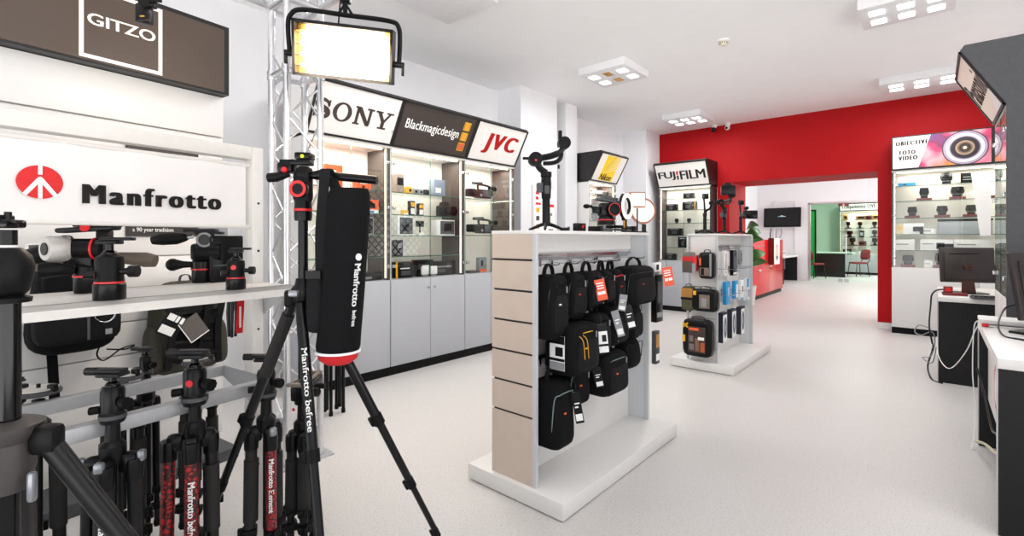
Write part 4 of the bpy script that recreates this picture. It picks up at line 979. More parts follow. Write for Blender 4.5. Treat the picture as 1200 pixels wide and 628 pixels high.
yg = on_X(849, 272, -1.76)
t = gimbal('gimbal carrying a black camera on the far stand top', (-1.76, yg.y, TT2), YAW + .15, .78)
camera_body('black photo camera mounted on the gimbal of the far stand', (-1.76 + .03, yg.y + .03, TT2 + .435), YAW + 2.8, 1.15, .04)
yg = on_X(868, 272, -1.74)
t = small_gimbal('gimbal carrying a black flat screen at the right of the far stand top', (-1.74, yg.y, TT2), YAW, .95)
b = MB(); b.box((.105, -.02, .235), (.17, .02, .10), bev=.006); b.box((.03, -.005, .225), (.03, .025, .03), bev=.003); sc_ = b.build('screen', BLACKG, t)
b = MB(); b.box((.0, -.03, .24), (.03, .03, .05), bev=.004); b.build('screen_mount', ANTH, t)
# goods on the near end of the far stand (face y = 4.87, facing -Y)
YE = 4.886
GE = 'cases hanging on the near end of the far stand'
def case(label, px, pyt, d, m, parts, ydepth=.0, rz=0):
    p = on_Y(px, pyt, YE - .082 - ydepth)
    t = thing('gear_case', label, 'case', (p.x, p.y, p.z), rz, GE)
    w, dd, h = d
    b = MB(); b.soft((0, 0, -h / 2 - .02), (w, dd, h), n=6, sub=6); b.build('body', m, t)
    b = MB(); b.strap([(-w * .2, 0, -.03), (-w * .15, 0, .0), (w * .15, 0, 0), (w * .2, 0, -.03)], .016, .005, (0, 1, 0)); b.build('handle', BLACK, t)
    for k, (nm, x0, z0, x1, z1, pm) in enumerate(parts):
        b = MB(); b.span((x0 * w - w / 2, -dd / 2 - .004 - .0012 * k, -h - .02 + z0 * h), (x1 * w - w / 2, -dd / 2 + .004, -h - .02 + z1 * h), bev=.002); b.build(nm, pm, t)
    b = MB(); b.cyl((0, 0, .0), (0, .079 + ydepth, .0), .003); b.build('hang_loop', CHROME, t)
    return t
GRYBR = mat('grey_brown_pouch', '#564a45', .8, bump=.3, scale=200)
case('red case with a grey brown pouch on the far stand end', 809, 296, (.15, .07, .17), REDP, (('pouch', .05, -.05, .72, .62, GRYBR), ('strap', .7, 0, .95, .5, GPRINT), ('mesh', .1, .9, .9, 1.15, mat('mesh_grey', '#77726e', .8))))
case('black case with orange straps and a photo insert on the far stand end', 829, 293, (.15, .09, .26), BLACK, (('orange_strap', .08, .5, .2, .78, ORANGE), ('photo_insert', .12, .12, .7, .42, mat('insert_tan', '#7a6658', .5)), ('photo_figure', .2, .14, .4, .4, BLACK), ('side_strap', .74, .1, .86, .95, GPRINT)))
case('brown and olive pouch stack on the far stand end', 807, 333, (.13, .07, .24), mat('olive_pouch', '#4b4a2c', .8), (('brown_label', .05, .55, .9, .92, mat('ochre_print', '#a8732c', .5)), ('belt', .0, .45, 1, .55, BLACK)))
case('square black case with a yellow cross and photo insert in the middle', 827, 336, (.25, .10, .22), BLACK, (('yellow_cross', .08, .72, .2, .9, YEL), ('photo_insert', .32, .15, .72, .75, mat('insert_tan', '#b49a84')), ('photo_figure', .4, .2, .6, .6, GPRINT)))
t = case('big black case with a yellow cross and orange zip at the bottom', 818.5, 371, (.29, .11, .37), BLACK, (('photo_insert', .22, .12, .80, .80, mat('insert_brown', '#3a2a24', .5)), ('photo_band', .24, .70, .58, .77, ORANGE), ('photo_figure', .46, .16, .60, .50, mat('insert_skin', '#7d5a48', .5)), ('photo_tools', .26, .40, .40, .56, mat('insert_grey', '#6f6a68', .5)), ('photo_tools', .26, .18, .42, .34, mat('insert_grey', '#6f6a68')), ('photo_orange', .64, .15, .78, .40, mat('insert_rust', '#a8512c', .5)), ('barcode', .56, .46, .76, .54, WPRINT), ('orange_pull', .04, .38, .12, .56, YEL)))
b = MB()
for sg in (1, -1): b.box((-.108, -.062, -.085), (.065, .006, .016), rot=Matrix.Rotation(sg * radians(38), 4, 'Y'))
b.build('yellow_cross', YEL, t)
for k, (px, py, lab) in enumerate(((803, 297, 'short hook at the upper left of the far stand end'), (803, 372, 'short hook at the lower left of the far stand end'))):
    pass
# right side of the far stand (recess facing +X)
XG = -1.60
def rcard(label, px, py, w, h, m, prints, group, x=XG - .03, cat='pack'):
    p = on_X(px, py, x)
    return pbox('blister_pack', label, (x, p.y, p.z - h), (w, .035, h), m, RL, prints, cat, group)
GA = 'white packs on the top row of the far stand'
rcard('left white pack on the top row of the far stand', 845, 295, .10, .24, WPRINT, (('label', .3, .2, .7, .8, GPRINT),), GA, -1.70)
rcard('second white pack on the top row of the far stand', 849, 294, .10, .26, PAPER, (('label', .3, .3, .6, .9, GPRINT), ('dot', .35, .1, .5, .2, BLACK)), GA, -1.66)
rcard('clear pack with a black microphone inside on the top row', 859.5, 293, .14, .27, BLACK, (('picture', .15, .3, .85, .95, mat('picture_slate', '#4b5560', .5)), ('white_base', .1, .04, .9, .12, WPRINT), ('bright_mark', .3, .75, .7, .9, GPRINT)), GA)
rcard('narrow grey pack at the right of the top row', 867, 293, .05, .16, GPRINT, (('label', .2, .2, .8, .8, ANTH),), GA)
GB = 'blue and white packs on the middle row of the far stand'
rcard('left white pack with black dots in the middle row', 844, 329, .08, .22, WPRINT, (('dot', .2, .5, .5, .62, BLACK), ('dot', .2, .3, .5, .42, BLACK)), GB, -1.70)
rcard('solid blue pack in the middle row', 851.5, 330, .14, .235, BLUEP, (('label', .5, .35, .65, .75, WPRINT),), GB)
rcard('blue edged white pack in the middle row', 861.5, 329, .11, .19, BLUEP, (('white_field', .3, .05, .85, .8, WPRINT),), GB, -1.63)
rcard('white pack with a red product picture in the middle row', 868, 328, .10, .22, WPRINT, (('picture', .4, .4, .75, .7, mat('maroon_picture', '#7c2f33', .5)), ('blue_edge', .0, 0, .7, .12, BLUEP)), GB)
rcard('blue topped white pack with a barcode in the middle row', 875, 326, .12, .25, WPRINT, (('blue_field', 0, .6, .75, 1, BLUEP), ('barcode', .45, .15, .85, .5, GPRINT), ('blue_edge', 0, 0, .12, .6, BLUEP)), GB)
GC = 'white packs with oval windows on the bottom row of the far stand'
SLATE = mat('slate_blue', '#5a6377', .6)
def ovalpack(label, px, py, x=XG - .03):
    p = on_X(px, py, x); w, h = .15, .30
    t = thing('blister_pack', label, 'pack', (x, p.y, p.z - h), RL, GC)
    b = MB(); b.span((-w / 2, -.02, 0), (w / 2, .02, h * .96), bev=.003); b.build('card', WPRINT, t)
    b = MB(); b.span((-w / 2 - .004, -.024, .0), (-w / 2 + .012, .024, h)); b.span((-w / 2, -.024, h * .93), (w / 2, .024, h)); b.build('dark_sleeve', mat('navy_sleeve', '#1d2433', .5), t)
    Mo = basis((.012, -.0205, h * .48), (1, 0, 0), (0, 0, 1))
    b = MB(); b.ring2d(.042, .105, .012, .06, 0, .002, Mo); b.build('oval_window', SLATE, t)
    return t
ovalpack('nearest oval window pack on the bottom row of the far stand', 847, 366)
ovalpack('middle oval window pack on the bottom row of the far stand', 857.5, 362)
ovalpack('third oval window pack on the bottom row of the far stand', 868, 359)
ovalpack('farthest oval window pack on the bottom row of the far stand', 874, 358, XG - .09)
GR2 = 'chrome rails of the far stand'
for z, lab in ((1.215, 'top chrome rail of the far stand above the white packs'), (.985, 'middle chrome rail of the far stand above the blue packs'), (.73, 'lowest chrome rail of the far stand above the oval window packs')):
    rail(lab, MID2, 4.92, 6.0, z, GR2)
for k, (px, z) in enumerate(((846, 1.22), (858, 1.22), (866, 1.22), (852, .99), (862, .99), (869, .99), (876, .99), (849, .735), (858, .735), (868, .735))):
    hook(('%s hook of the %s row on the far stand' % (('first', 'second', 'third') if z > 1.1 else ('first', 'second', 'third', 'fourth') if z > .8 else ('first', 'second', 'third'))[0] if False else '%s hook from the left in the %s row of the far stand' % ((('first', 'second', 'third'), ('first', 'second', 'third', 'fourth'), ('first', 'second', 'third'))[0 if k < 3 else 1 if k < 7 else 2][k if k < 3 else k - 3 if k < 7 else k - 7], ('top', 'middle', 'bottom')[0 if k < 3 else 1 if k < 7 else 2])), MID2 + .03, on_X(px, 290, -1.6).y, z, .36 if k in (2, 6) else .22, 'chrome hooks of the far stand')
# ================================================================= tripod display at the left
OM = V((-2.168, .826, 0)); RM = radians(98)
M_M = Tr(OM) @ Rz(RM); M_Mi = M_M.inverted()
def on_M(px, py, yl):
    r = M_Mi.to_3x3() @ ray(px, py); o = M_Mi @ V((0, 0, EYE))
    t = (yl - o.y) / r.y
    return o + r * t
def W_(p): return M_M @ V(p)
t = thing('slatwall_display', 'white slatted wall unit behind the tripod frame with black plinth', 'display wall', OM, RM)
XE = .452
b = MB(); b.span((-2.3, .915, 0), (.40, 1.21, .062)); b.build('plinth', ANTH, t)
b = MB(); b.span((-2.3, 1.235, .062), (XE, 1.26, 2.62)); b.build('backing', STEELW, t)
z = .062
zs_ = [.062, .30, .48, .66, .84, 1.02, 1.20, 1.38, 1.56, 1.74]
for a, c in zip(zs_, zs_[1:] + [1.94]):
    b = MB(); b.span((-2.3, 1.21, a + .006), (XE, 1.235, c), bev=.002); b.build('slat_board', WHITE, t)
b = MB(); b.span((-2.3, 1.20, 1.948), (XE, 1.235, 2.20), bev=.002); b.build('header_board', WHITE, t)
# wide dark brown sign with a square outline
t = thing('header_sign', 'wide dark brown sign with white square outline above the white slatted wall', 'sign', OM, RM)
b = MB(); b.span((-2.3, 1.13, 2.203), (XE, 1.2345, 2.63)); b.build('housing', DARKSIGN, t)
b = MB(); b.span((-2.28, 1.126, 2.215), (XE - .03, 1.131, 2.605)); b.build('sign_face', mat('sign_face_brown', '#4f4239', .45, var=.05, scale=3, emit='#5a4a40', estr=.10), t)
p0 = on_M(92.5, 60, 1.126); p1 = on_M(190, 60, 1.126)
Ms = basis((0, 1.1258, 0), (1, 0, 0), (0, 0, 1))
wl = emit_mat('lettering_white', '#f3f0ea', .5)
xa, xb = p0.x, p1.x; zb_, zt_ = 2.225, 2.597
b = MB(); q = .018
for a, c in (((xa, zb_), (xb, zb_ + q)), ((xa, zt_ - q), (xb, zt_)), ((xa, zb_), (xa + q, zt_)), ((xb - q, zb_), (xb, zt_))): b.span((a[0], a[1], 0), (c[0], c[1], .002), Ms)
b.build('square_outline', wl, t, smooth=False)
text('GITZO', (xb - xa) * .82, .058, Ms @ Tr(((xa + xb) / 2, 2.43, 0)), wl, t, bold=.02)
# dark strip poster on the slats, partly behind the banner
p0 = on_M(147, 270, 1.205); p1 = on_M(232, 270, 1.205)
t = thing('strip_poster', 'dark strip poster half covered by the white banner', 'poster', OM, RM)
zt = on_M(190, 174, 1.205).z; zb = on_M(190, 277, 1.205).z
b = MB(); b.span((p0.x, 1.2, zb), (p1.x, 1.206, zt + .03)); b.build('sheet', mat('poster_black', '#2a2524', .5), t)
Mq = basis((0, 1.1998, 0), (1, 0, 0), (0, 0, 1))
text('a 90 year tradition', .20, .030, Mq @ Tr((p0.x + .13, zb + .035, 0)), WPRINT, t)
b = MB(); b.span((p0.x + .05, zt + .004, 0), (p0.x + .2, zt + .014, .001), Mq); b.span((p1.x - .12, zt - .002, 0), (p1.x - .02, zt + .008, .001), Mq); b.build('small_print', GPRINT, t)
pw = on_M(243, 270, 1.205)
b = MB(); b.span((p1.x + .005, 1.2, zb + .0), (pw.x + .12, 1.208, zb + .09)); o = tag(b.build('label_card', GPRINT), 'pale grey card right of the dark strip poster on the slats', 'card'); o.location = OM; o.rotation_euler = (0, 0, RM)
# steel frame
fr = thing('tripod_display_frame', 'white and grey steel frame holding the row of tripods', 'display frame', OM, RM)
for x in (.0, -1.45):
    b = MB(); b.span((x - .025, -.02, 0), (x + .022, .045, 1.684), bev=.003); b.build('post', STEELW, fr)
b = MB(); b.span((-1.45 + .02, -.018, 1.632), (-.025, .043, 1.684), bev=.003); b.build('header_beam', STEELW, fr)
b = MB(); b.span((-1.55, -.20, 1.098), (.03, .22, 1.114)); b.span((-1.55, -.20, 1.070), (.03, -.186, 1.114)); b.span((-1.55, .208, 1.075), (.03, .22, 1.114)); b.build('shelf', STEELW, fr)
for x in (.0, -1.45):
    for sg in (-1, 1):
        b = MB(); yz_prism(b, [(.0, 1.097), (sg * .18, 1.097), (sg * .18, 1.078), (.0, .97)], x + .022, x + .027); b.build('gusset', STEELG, fr)
for yy, nm in ((-.15, 'front'), (.23, 'rear')):
    b = MB(); b.span((-1.55, yy - .022, .695), (-.02, yy + .022, .740), bev=.003); b.build('tripod_bar', STEELG, fr)
    for xx in (-.027, -1.425):
        b = MB(); yz_prism(b, [(0, .74), (yy, .74), (yy, .695), (0, .62)], xx, xx + .005); b.build('gusset', STEELG, fr)
b = MB()
for z in (.35, .55, .92, 1.25, 1.45): b.cyl((0, -.0215, z), (0, -.018, z), .005, seg=8)
b.build('bolt_hole', BLACK, fr)
# banner
zt = 1.606; zb = 1.352
t = thing('banner', 'white cloth banner with red round emblem stretched across the steel frame', 'banner', OM, RM)
b = MB(); xs = [-1.41 + i * (1.41 - .045) / 24 for i in range(25)]
front = [(x, -.004 + .003 * sin(i * 1.7)) for i, x in enumerate(xs)]
rs = [[V((x, y, zb)), V((x, y, zt)), V((x, y + .004, zt)), V((x, y + .004, zb))] for x, y in front]
b.rings(rs); b.build('cloth', mat('banner_cloth', '#e3dfdd', .8, var=.015, scale=8, bump=.05), t)
for z in (zt + .001, zb): 
    b = MB(); b.cyl((-1.425, .0, z), (-.027, .0, z), .008, seg=10); b.build('rod', STEELW, t)
Mb = basis((0, -.0085, 0), (1, 0, 0), (0, 0, 1))
e0 = on_M(17.5, 213, 0); e1 = on_M(73, 213, 0); ez = [on_M(45, 194, 0).z, on_M(45, 233, 0).z]
ex = (e0.x + e1.x) / 2; ey = sum(ez) / 2; rx = (e1.x - e0.x) / 2; ry = (ez[0] - ez[1]) / 2
b = MB(); b.lathe([(.001, 0), (1, 0), (1, .0008), (.001, .0008)], M=Mb @ Tr((ex, ey, 0)) @ Matrix.Diagonal((rx, ry, 1, 1)), seg=40); em = b.build('emblem', mat('banner_red', '#d11f22', .7), t)
b = MB(); k = rx * .09
b.span((ex - k, ey + ry * .45, .0008), (ex + k, ey + ry * 1.0, .0016), Mb)
b.prism([(ex - k, ey - ry * .98), (ex - k, ey + .0), (ex - k * .1, ey + ry * .32), (ex + k * .1, ey + ry * .32), (ex + k, ey), (ex + k, ey - ry * .98)], .0008, .0016, Mb)
for sg in (-1, 1): b.prism([(ex, ey + ry * .32), (ex + sg * k * 1.0, ey + ry * .28), (ex + sg * rx * .74, ey - ry * .70), (ex + sg * rx * .58, ey - ry * .84), (ex, ey + ry * .02)], .0008, .0017, Mb)
b.build('emblem_mark', WPRINT, em, smooth=False)
l0 = on_M(95, 230, 0); l1 = on_M(258, 234, 0); lz = (on_M(180, 219, 0).z, on_M(180, 245, 0).z)
text('Manfrotto', l1.x - l0.x, (lz[0] - lz[1]) * .80, Mb @ Tr(((l0.x + l1.x) / 2, (lz[0] + lz[1]) / 2, 0)), TEXTBK, t, bold=.075, spacing=1.32, bold_n=11)
# ---------------------------------------------------------------- heads standing on the shelf
ZS = 1.1146
def ball_head(label, loc, rz, s=1.0, ring=True, logo=False, group='tripod heads on the white shelf'):
    t = thing('ball_head', label, 'tripod head', loc, rz, group); S = Matrix.Scale(s, 4)
    b = MB(); b.lathe([(.001, 0), (.038, 0), (.040, .003), (.040, .046), (.037, .050), (.001, .05)], M=S, seg=28); b.build('base', BLACK, t)
    if ring: b = MB(); b.lathe([(.034, .050), (.0375, .050), (.0375, .055), (.034, .055)], M=S, seg=28); b.build('red_ring', REDP, t)
    b = MB(); b.lathe([(.001, .055), (.036, .055), (.034, .08), (.036, .11), (.034, .128), (.022, .135), (.001, .135)], M=S, seg=24); b.build('body', BLACKM, t)
    b = MB(); b.ell((0, 0, .132), (.044, .044, .036), S); b.cyl((0, 0, .14), (0, 0, .168), .010, M=S); b.build('ball_stem', BLACKG, t)
    b = MB(); b.box((0, 0, .172), (.055, .045, .012), S, bev=.003); b.box((.02, 0, .182), (.085, .032, .010), S, bev=.003); b.build('plate', BLACK, t)
    b = MB(); b.cyl((.035, -.01, .085), (.062, -.014, .085), .010, M=S); b.cyl((.058, -.014, .085), (.080, -.016, .085), .018, M=S, seg=10); b.build('lock_knob', BLACK, t)
    b = MB(); b.cyl((-.03, -.02, .075), (-.052, -.03, .075), .012, M=S, seg=10); b.build('friction_knob', BLACK, t)
    if logo: b = MB(); b.lathe([(.001, 0), (.011, 0), (.011, .002), (.001, .002)], (0, -.0355, .10), (0, -1, 0), M=S, seg=16); b.build('red_logo', REDP, t)
    return t
def threeway(label, loc, rz, s=1.0, kind=0):
    t = thing('three_way_head', label, 'tripod head', loc, rz, 'tripod heads on the white shelf'); S = Matrix.Scale(s, 4)
    b = MB(); b.lathe([(.001, 0), (.032, 0), (.034, .003), (.034, .052), (.001, .055)], M=S, seg=28); b.build('base', BLACK, t)
    b = MB(); b.lathe([(.033, .052), (.037, .052), (.037, .058), (.033, .058)], M=S, seg=28); b.build('red_ring', REDP, t)
    if kind == 0:
        b = MB(); b.lathe([(.001, .056), (.035, .056), (.033, .085), (.02, .10), (.001, .10)], M=S, seg=24); b.box((.0, 0, .11), (.05, .05, .09), S, bev=.012); b.box((.045, .01, .15), (.035, .05, .12), S, bev=.010); b.build('body', BLACK, t)
        b = MB(); b.cyl((-.055, -.01, .145), (.05, -.01, .145), .033, M=S, seg=24); b.build('tilt_barrel', BLACKM, t)
        b = MB(); b.lathe([(.02, 0), (.039, 0), (.041, .01), (.041, .045), (.036, .055), (.02, .055)], (-.05, -.012, .145), (-.62, -.8, 0), M=S, seg=24); b.build('silver_knob', mat('knob_silver', '#c9c6c1', .35, .3), t)
        b = MB(); b.lathe([(.001, .0), (.024, .0), (.020, .058), (.001, .058)], (-.05, -.012, .145), (-.62, -.8, 0), M=S, seg=20); b.build('knob_core', BLACKG, t)
        b = MB(); b.lathe([(.033, 0), (.036, 0), (.036, .006), (.033, .006)], (.026, -.01, .145), (1, 0, 0), M=S, seg=24); b.build('red_tilt_ring', REDP, t)
        b = MB(); b.box((.02, 0, .208), (.16, .06, .016), S @ Matrix.Rotation(radians(-4), 4, 'Y'), bev=.006); b.box((.03, 0, .222), (.12, .05, .012), S, bev=.004); b.build('quick_plate', mat('plate_black', '#19191b', .35, spec=.25), t)
        b = MB(); b.lathe([(.001, 0), (.014, 0), (.014, .003), (.001, .003)], (.01, -.03, .214), (0, -1, .2), M=S, seg=16); b.build('red_logo', REDP, t)
        b = MB(); b.tube([(-.06, .03, .155), (-.10, .035, .145), (-.15, .04, .125), (-.20, .04, .115)], [.012, .024, .030, .022], M=S, seg=14, smooth=3); b.build('handle', BLACKM, t)
        b = MB(); b.tube([(.05, .03, .12), (.09, .035, .112), (.15, .04, .105), (.18, .04, .10)], [.012, .020, .026, .020], M=S, seg=14, smooth=3); b.build('handle', mat('handle_brown', '#4d4238', .5), t)
        b = MB(); b.tube([(-.02, -.03, .075), (-.05, -.05, .08), (-.09, -.06, .078)], [.012, .022, .026], M=S, seg=14, smooth=3); b.build('handle', BLACKM, t)
    else:
        b = MB(); b.lathe([(.001, .058), (.037, .058), (.038, .085), (.025, .095), (.001, .095)], M=S, seg=24); b.box((.01, 0, .125), (.09, .055, .07), S, bev=.014); b.cyl((-.01, 0, .125), (.075, 0, .125), .036, M=S, seg=24); b.build('body', BLACK, t)
        b = MB(); b.box((.015, 0, .17), (.06, .045, .07), S, bev=.012); b.build('tilt_block', BLACKM, t)
        b = MB(); b.lathe([(.022, 0), (.030, 0), (.030, .006), (.022, .006)], (.02, -.024, .175), (0, -1, 0), M=S, seg=24); b.build('silver_ring', GPRINT, t)
        b = MB(); b.lathe([(.001, 0), (.022, 0), (.022, .004), (.001, .004)], (.02, -.024, .175), (0, -1, 0), M=S, seg=24); b.build('badge', BLACKG, t)
        b = MB(); b.box((.0, 0, .213), (.12, .05, .014), S, bev=.005); b.box((.03, 0, .203), (.10, .05, .012), S, bev=.004); b.build('quick_plate', mat('plate_black', '#19191b', .35, spec=.25), t)
        b = MB(); b.cyl((-.03, 0, .188), (-.055, 0, .184), .007, M=S); b.build('handle_shaft', CHROME, t)
        b = MB(); b.tube([(-.05, 0, .185), (-.09, 0, .18), (-.14, 0, .178), (-.175, 0, .172)], [.012, .024, .025, .016], M=S, seg=14, smooth=3); b.build('handle', BLACKM, t)
        b = MB(); b.tube([(-.03, -.01, .075), (-.06, -.015, .075), (-.09, -.02, .075)], [.012, .014, .024], M=S, seg=14); b.ell((-.095, -.02, .075), (.05, .045, .05), S); b.build('lock_knob', BLACKM, t)
    return t
RH = YAW + .25
p = on_Z(102, 343, ZS); threeway('three way head with a silver knob and red ringed plate on the white shelf', p, RH, 1.05, 0)
p = on_Z(128.5, 351, ZS); ball_head('black ball head with a red ring in front on the white shelf', p, RH, 1.02)
p = on_Z(236, 331, ZS); threeway('three way head with a round badge and long left handle', p, RH, 1.04, 1)
p = on_Z(276.5, 339, ZS); ball_head('small ball head with a red logo at the right end of the shelf', p, RH, .82, True, True)
# black box standing at the back of the shelf
pa = on_M(250, 300, .12); pb = on_M(289, 300, .12)
t = thing('equipment_case', 'plain black upright case at the right end behind the small ball head', 'case', W_(((pa.x + pb.x) / 2, .175, ZS)), RM)
w = pb.x - pa.x
b = MB(); b.span((-w / 2, -.03, 0), (w / 2, .03, .20), bev=.006); b.build('body', BLACK, t)
b = MB(); b.span((-w / 2 + .01, -.032, .07), (w / 2 - .01, -.03, .075)); b.build('seam', ANTH, t)
# ---------------------------------------------------------------- backpacks on the slats
c = on_M(88, 360, 1.05); ztp = on_M(72, 292, 1.05).z
t = thing('backpack', 'black and charcoal backpack hanging behind the white shelf on the left', 'backpack', W_((c.x, 1.205, ztp)), RM)
w = on_M(147, 360, 1.0).x - on_M(28, 360, 1.0).x; h = ztp - on_M(60, 420, 1.0).z
b = MB(); b.soft((0, -.115, -h / 2), (w, .20, h), n=4, taper=(.62, .8), sub=9); b.build('body', FABRIC, t)
b = MB(); b.soft((.0, -.20, -h * .66), (w * .86, .10, h * .46), n=6, taper=(1, .9), sub=6); b.build('front_pocket', FABRIC2, t)
b = MB(); b.soft((-.02, -.19, -h * .25), (w * .6, .07, h * .34), n=5, taper=(.85, .9), sub=6); b.build('top_pocket', FABRIC, t)
b = MB(); b.span((.02, -.253, -h * .86), (.03, -.249, -h * .48)); b.build('zip', ANTH, t)
b = MB(); b.tube([(.085 + .04 * cos(a), -.262, -h * .63 - .04 * abs(sin(a))) for a in [pi + k * pi / 10 for k in range(11)]], .004, seg=6); b.build('metal_ring', CHROME, t)
b = MB(); b.box((.10, -.262, -h * .80), (.026, .004, .026)); b.build('square_badge', GPRINT, t)
b = MB(); b.strap([(-.06, -.04, -h * .95), (-.06, -.06, -h * 1.1), (-.05, -.05, -h * 1.45)], .04, .005, (1, 0, 0)); b.build('hip_strap', FABRIC, t)
b = MB(); b.tube([(.13, -.10, -h * .92), (.10, -.10, -h * 1.06), (.13, -.1, -h * 1.14), (.20, -.1, -h * 1.05), (.26, -.1, -h * 1.03), (.22, -.1, -h * 1.06), (.14, -.1, -h * 1.03)], .004, seg=6, smooth=5); b.build('cord', BLACK, t)
Mt = basis((-.13, -.265, -.02), (1, 0, .06), (-.06, 0, 1))
b = MB(); b.span((-.055, -.075, 0), (.055, .045, .002), Mt); tg = b.build('hang_tag', mat('tag_grey', '#5b5450', .5), t)
b = MB(); b.span((-.062, .045, .0), (.055, .052, .0025), Mt); b.span((-.066, -.07, 0), (-.056, .05, .003), Mt); b.span((-.015, -.03, .002), (.015, .005, .0028), Mt); b.build('print', WPRINT, tg)
b = MB(); b.strap([(-.03, -.03, .02), (-.02, -.02, .06), (.02, -.02, .06), (.03, -.03, .02)], .02, .005, (0, 1, 0)); b.build('carry_handle', FABRIC2, t)
c = on_M(222, 390, 1.05)
w = on_M(267, 390, 1.0).x - on_M(178, 390, 1.0).x; zt = on_M(222, 330, 1.0).z; zb = on_M(222, 440, 1.0).z; h = zt - zb
t = thing('backpack', 'olive backpack with black straps and white tags hanging behind the white shelf', 'backpack', W_((c.x, 1.205, zt)), RM)
b = MB(); b.soft((0, -.11, -h / 2), (w, .19, h), n=4, taper=(.86, .8), sub=9); b.build('body', OLIVE, t)
for sg in (-1, 1):
    b = MB(); b.soft((sg * w * .42, -.12, -h * .7), (w * .24, .16, h * .5), n=3.5, taper=(.8, .8), sub=5); b.build('side_pocket', OLIVE, t)
b = MB(); b.soft((0, -.19, -h * .55), (w * .62, .05, h * .62), n=6, sub=5); b.build('front_panel', FABRIC2, t)
for k in range(5):
    b = MB(); z = -h * (.18 + .15 * k); b.span((-w * .34, -.224, z - .011), (w * .34, -.214, z + .011), bev=.003); b.build('webbing_strap', BLACK, t)
for sg in (-1, 1):
    b = MB(); b.strap([(sg * w * .3, -.2, -h * .02), (sg * w * .36, -.235, -h * .2), (sg * w * .30, -.235, -h * .5), (sg * w * .34, -.21, -h * .9)], .035, .008, (1, 0, 0)); b.build('compression_strap', BLACK, t)
b = MB(); b.strap([(w * .2, -.235, .0), (w * .12, -.24, -h * .4), (w * .05, -.235, -h * .75)], .022, .006, (1, 0, 0)); b.build('black_strap', BLACKM, t)
b = MB(); b.strap([(-.03, -.1, -.01), (-.02, -.1, .03), (.02, -.1, .03), (.03, -.1, -.01)], .02, .005, (0, 1, 0)); b.build('carry_handle', BLACK, t)
for k, (xx, zz, an, m) in enumerate(((-w * .34, -h * .42, .55, BLACK), (-w * .06, -h * .48, -.55, mat('tag_grey', '#5b5450')))):
    Mt = Tr((xx, -.262, zz)) @ Matrix.Rotation(an, 4, 'Y') @ basis((0, 0, 0), (1, 0, 0), (0, 0, 1))
    b = MB(); b.span((-.055, -.065, 0), (.055, .065, .002), Mt); tg = b.build('hang_tag', m, t)
    b = MB()
    if k == 0: b.span((-.04, .02, .002), (.0, .055, .0028), Mt); b.span((.005, .02, .002), (.02, .055, .0028), Mt); b.span((.028, .02, .002), (.045, .055, .0028), Mt); b.span((-.045, -.055, .002), (.03, -.012, .0028), Mt)
    else: b.span((-.055, -.065, .0), (-.05, .065, .0028), Mt); b.span((-.055, -.065, 0), (.055, -.06, .0028), Mt)
    b.build('print', WPRINT, tg)
# small table tripod with a red tag hanging under the shelf
p = on_M(272, 350, .12)
t = thing('table_tripod', 'small black folded table tripod with a red tag hanging under the shelf', 'tripod', W_((p.x, .12, 1.098)), RM)
b = MB(); b.lathe([(.001, -.055), (.014, -.055), (.018, -.03), (.012, -.02), (.01, -.005), (.001, -.0005)]); b.build('neck', GOLD, t)
for k in range(3):
    a = k * 2 * pi / 3; b = MB(); b.tube([(.012 * cos(a), .012 * sin(a), -.05), (.018 * cos(a), .018 * sin(a), -.12), (.014 * cos(a), .014 * sin(a), -.22)], [.009, .008, .006], seg=8); b.build('leg', BLACK, t)
b = MB(); b.box((.022, -.022, -.13), (.03, .003, .15), rot=Matrix.Rotation(.05, 4, 'Y')); tg = b.build('red_tag', REDP, t)
b = MB(); b.span((.018, -.0245, -.18), (.026, -.0235, -.09)); b.build('tag_print', WPRINT, tg)
# ---------------------------------------------------------------- folded tripods hung on the bars
def camo(name, c1, c2, sc):
    m = bpy.data.materials.new(name); m.use_nodes = True; nt = m.node_tree; p = nt.nodes['Principled BSDF']
    tc = nt.nodes.new('ShaderNodeTexCoord'); v = nt.nodes.new('ShaderNodeTexVoronoi'); v.inputs['Scale'].default_value = sc; v.feature = 'DISTANCE_TO_EDGE'
    r = nt.nodes.new('ShaderNodeValToRGB'); r.color_ramp.elements[0].position = .10; r.color_ramp.elements[1].position = .22
    r.color_ramp.elements[0].color = lin(c2); r.color_ramp.elements[1].color = lin(c1)
    nt.links.new(tc.outputs['Object'], v.inputs['Vector']); nt.links.new(v.outputs['Distance'], r.inputs['Fac']); nt.links.new(r.outputs['Color'], p.inputs['Base Color']); p.inputs['Roughness'].default_value = .3
    return m
REDCAMO = camo('red_pattern_tube', '#a8191c', '#2c0d0e', 60)
REDCAMO2 = camo('red_dotted_tube', '#c01f22', '#241012', 110)
TUBE = mat('black_anodised_tube', '#161618', .28, .5, var=.05)
GRIP = mat('foam_grip', '#1a1817', .8, var=.2, scale=200)
SILV = mat('silver_lever', '#8d9096', .3, .6, var=.05)
GF = 'folded tripods hung on the steel frame'
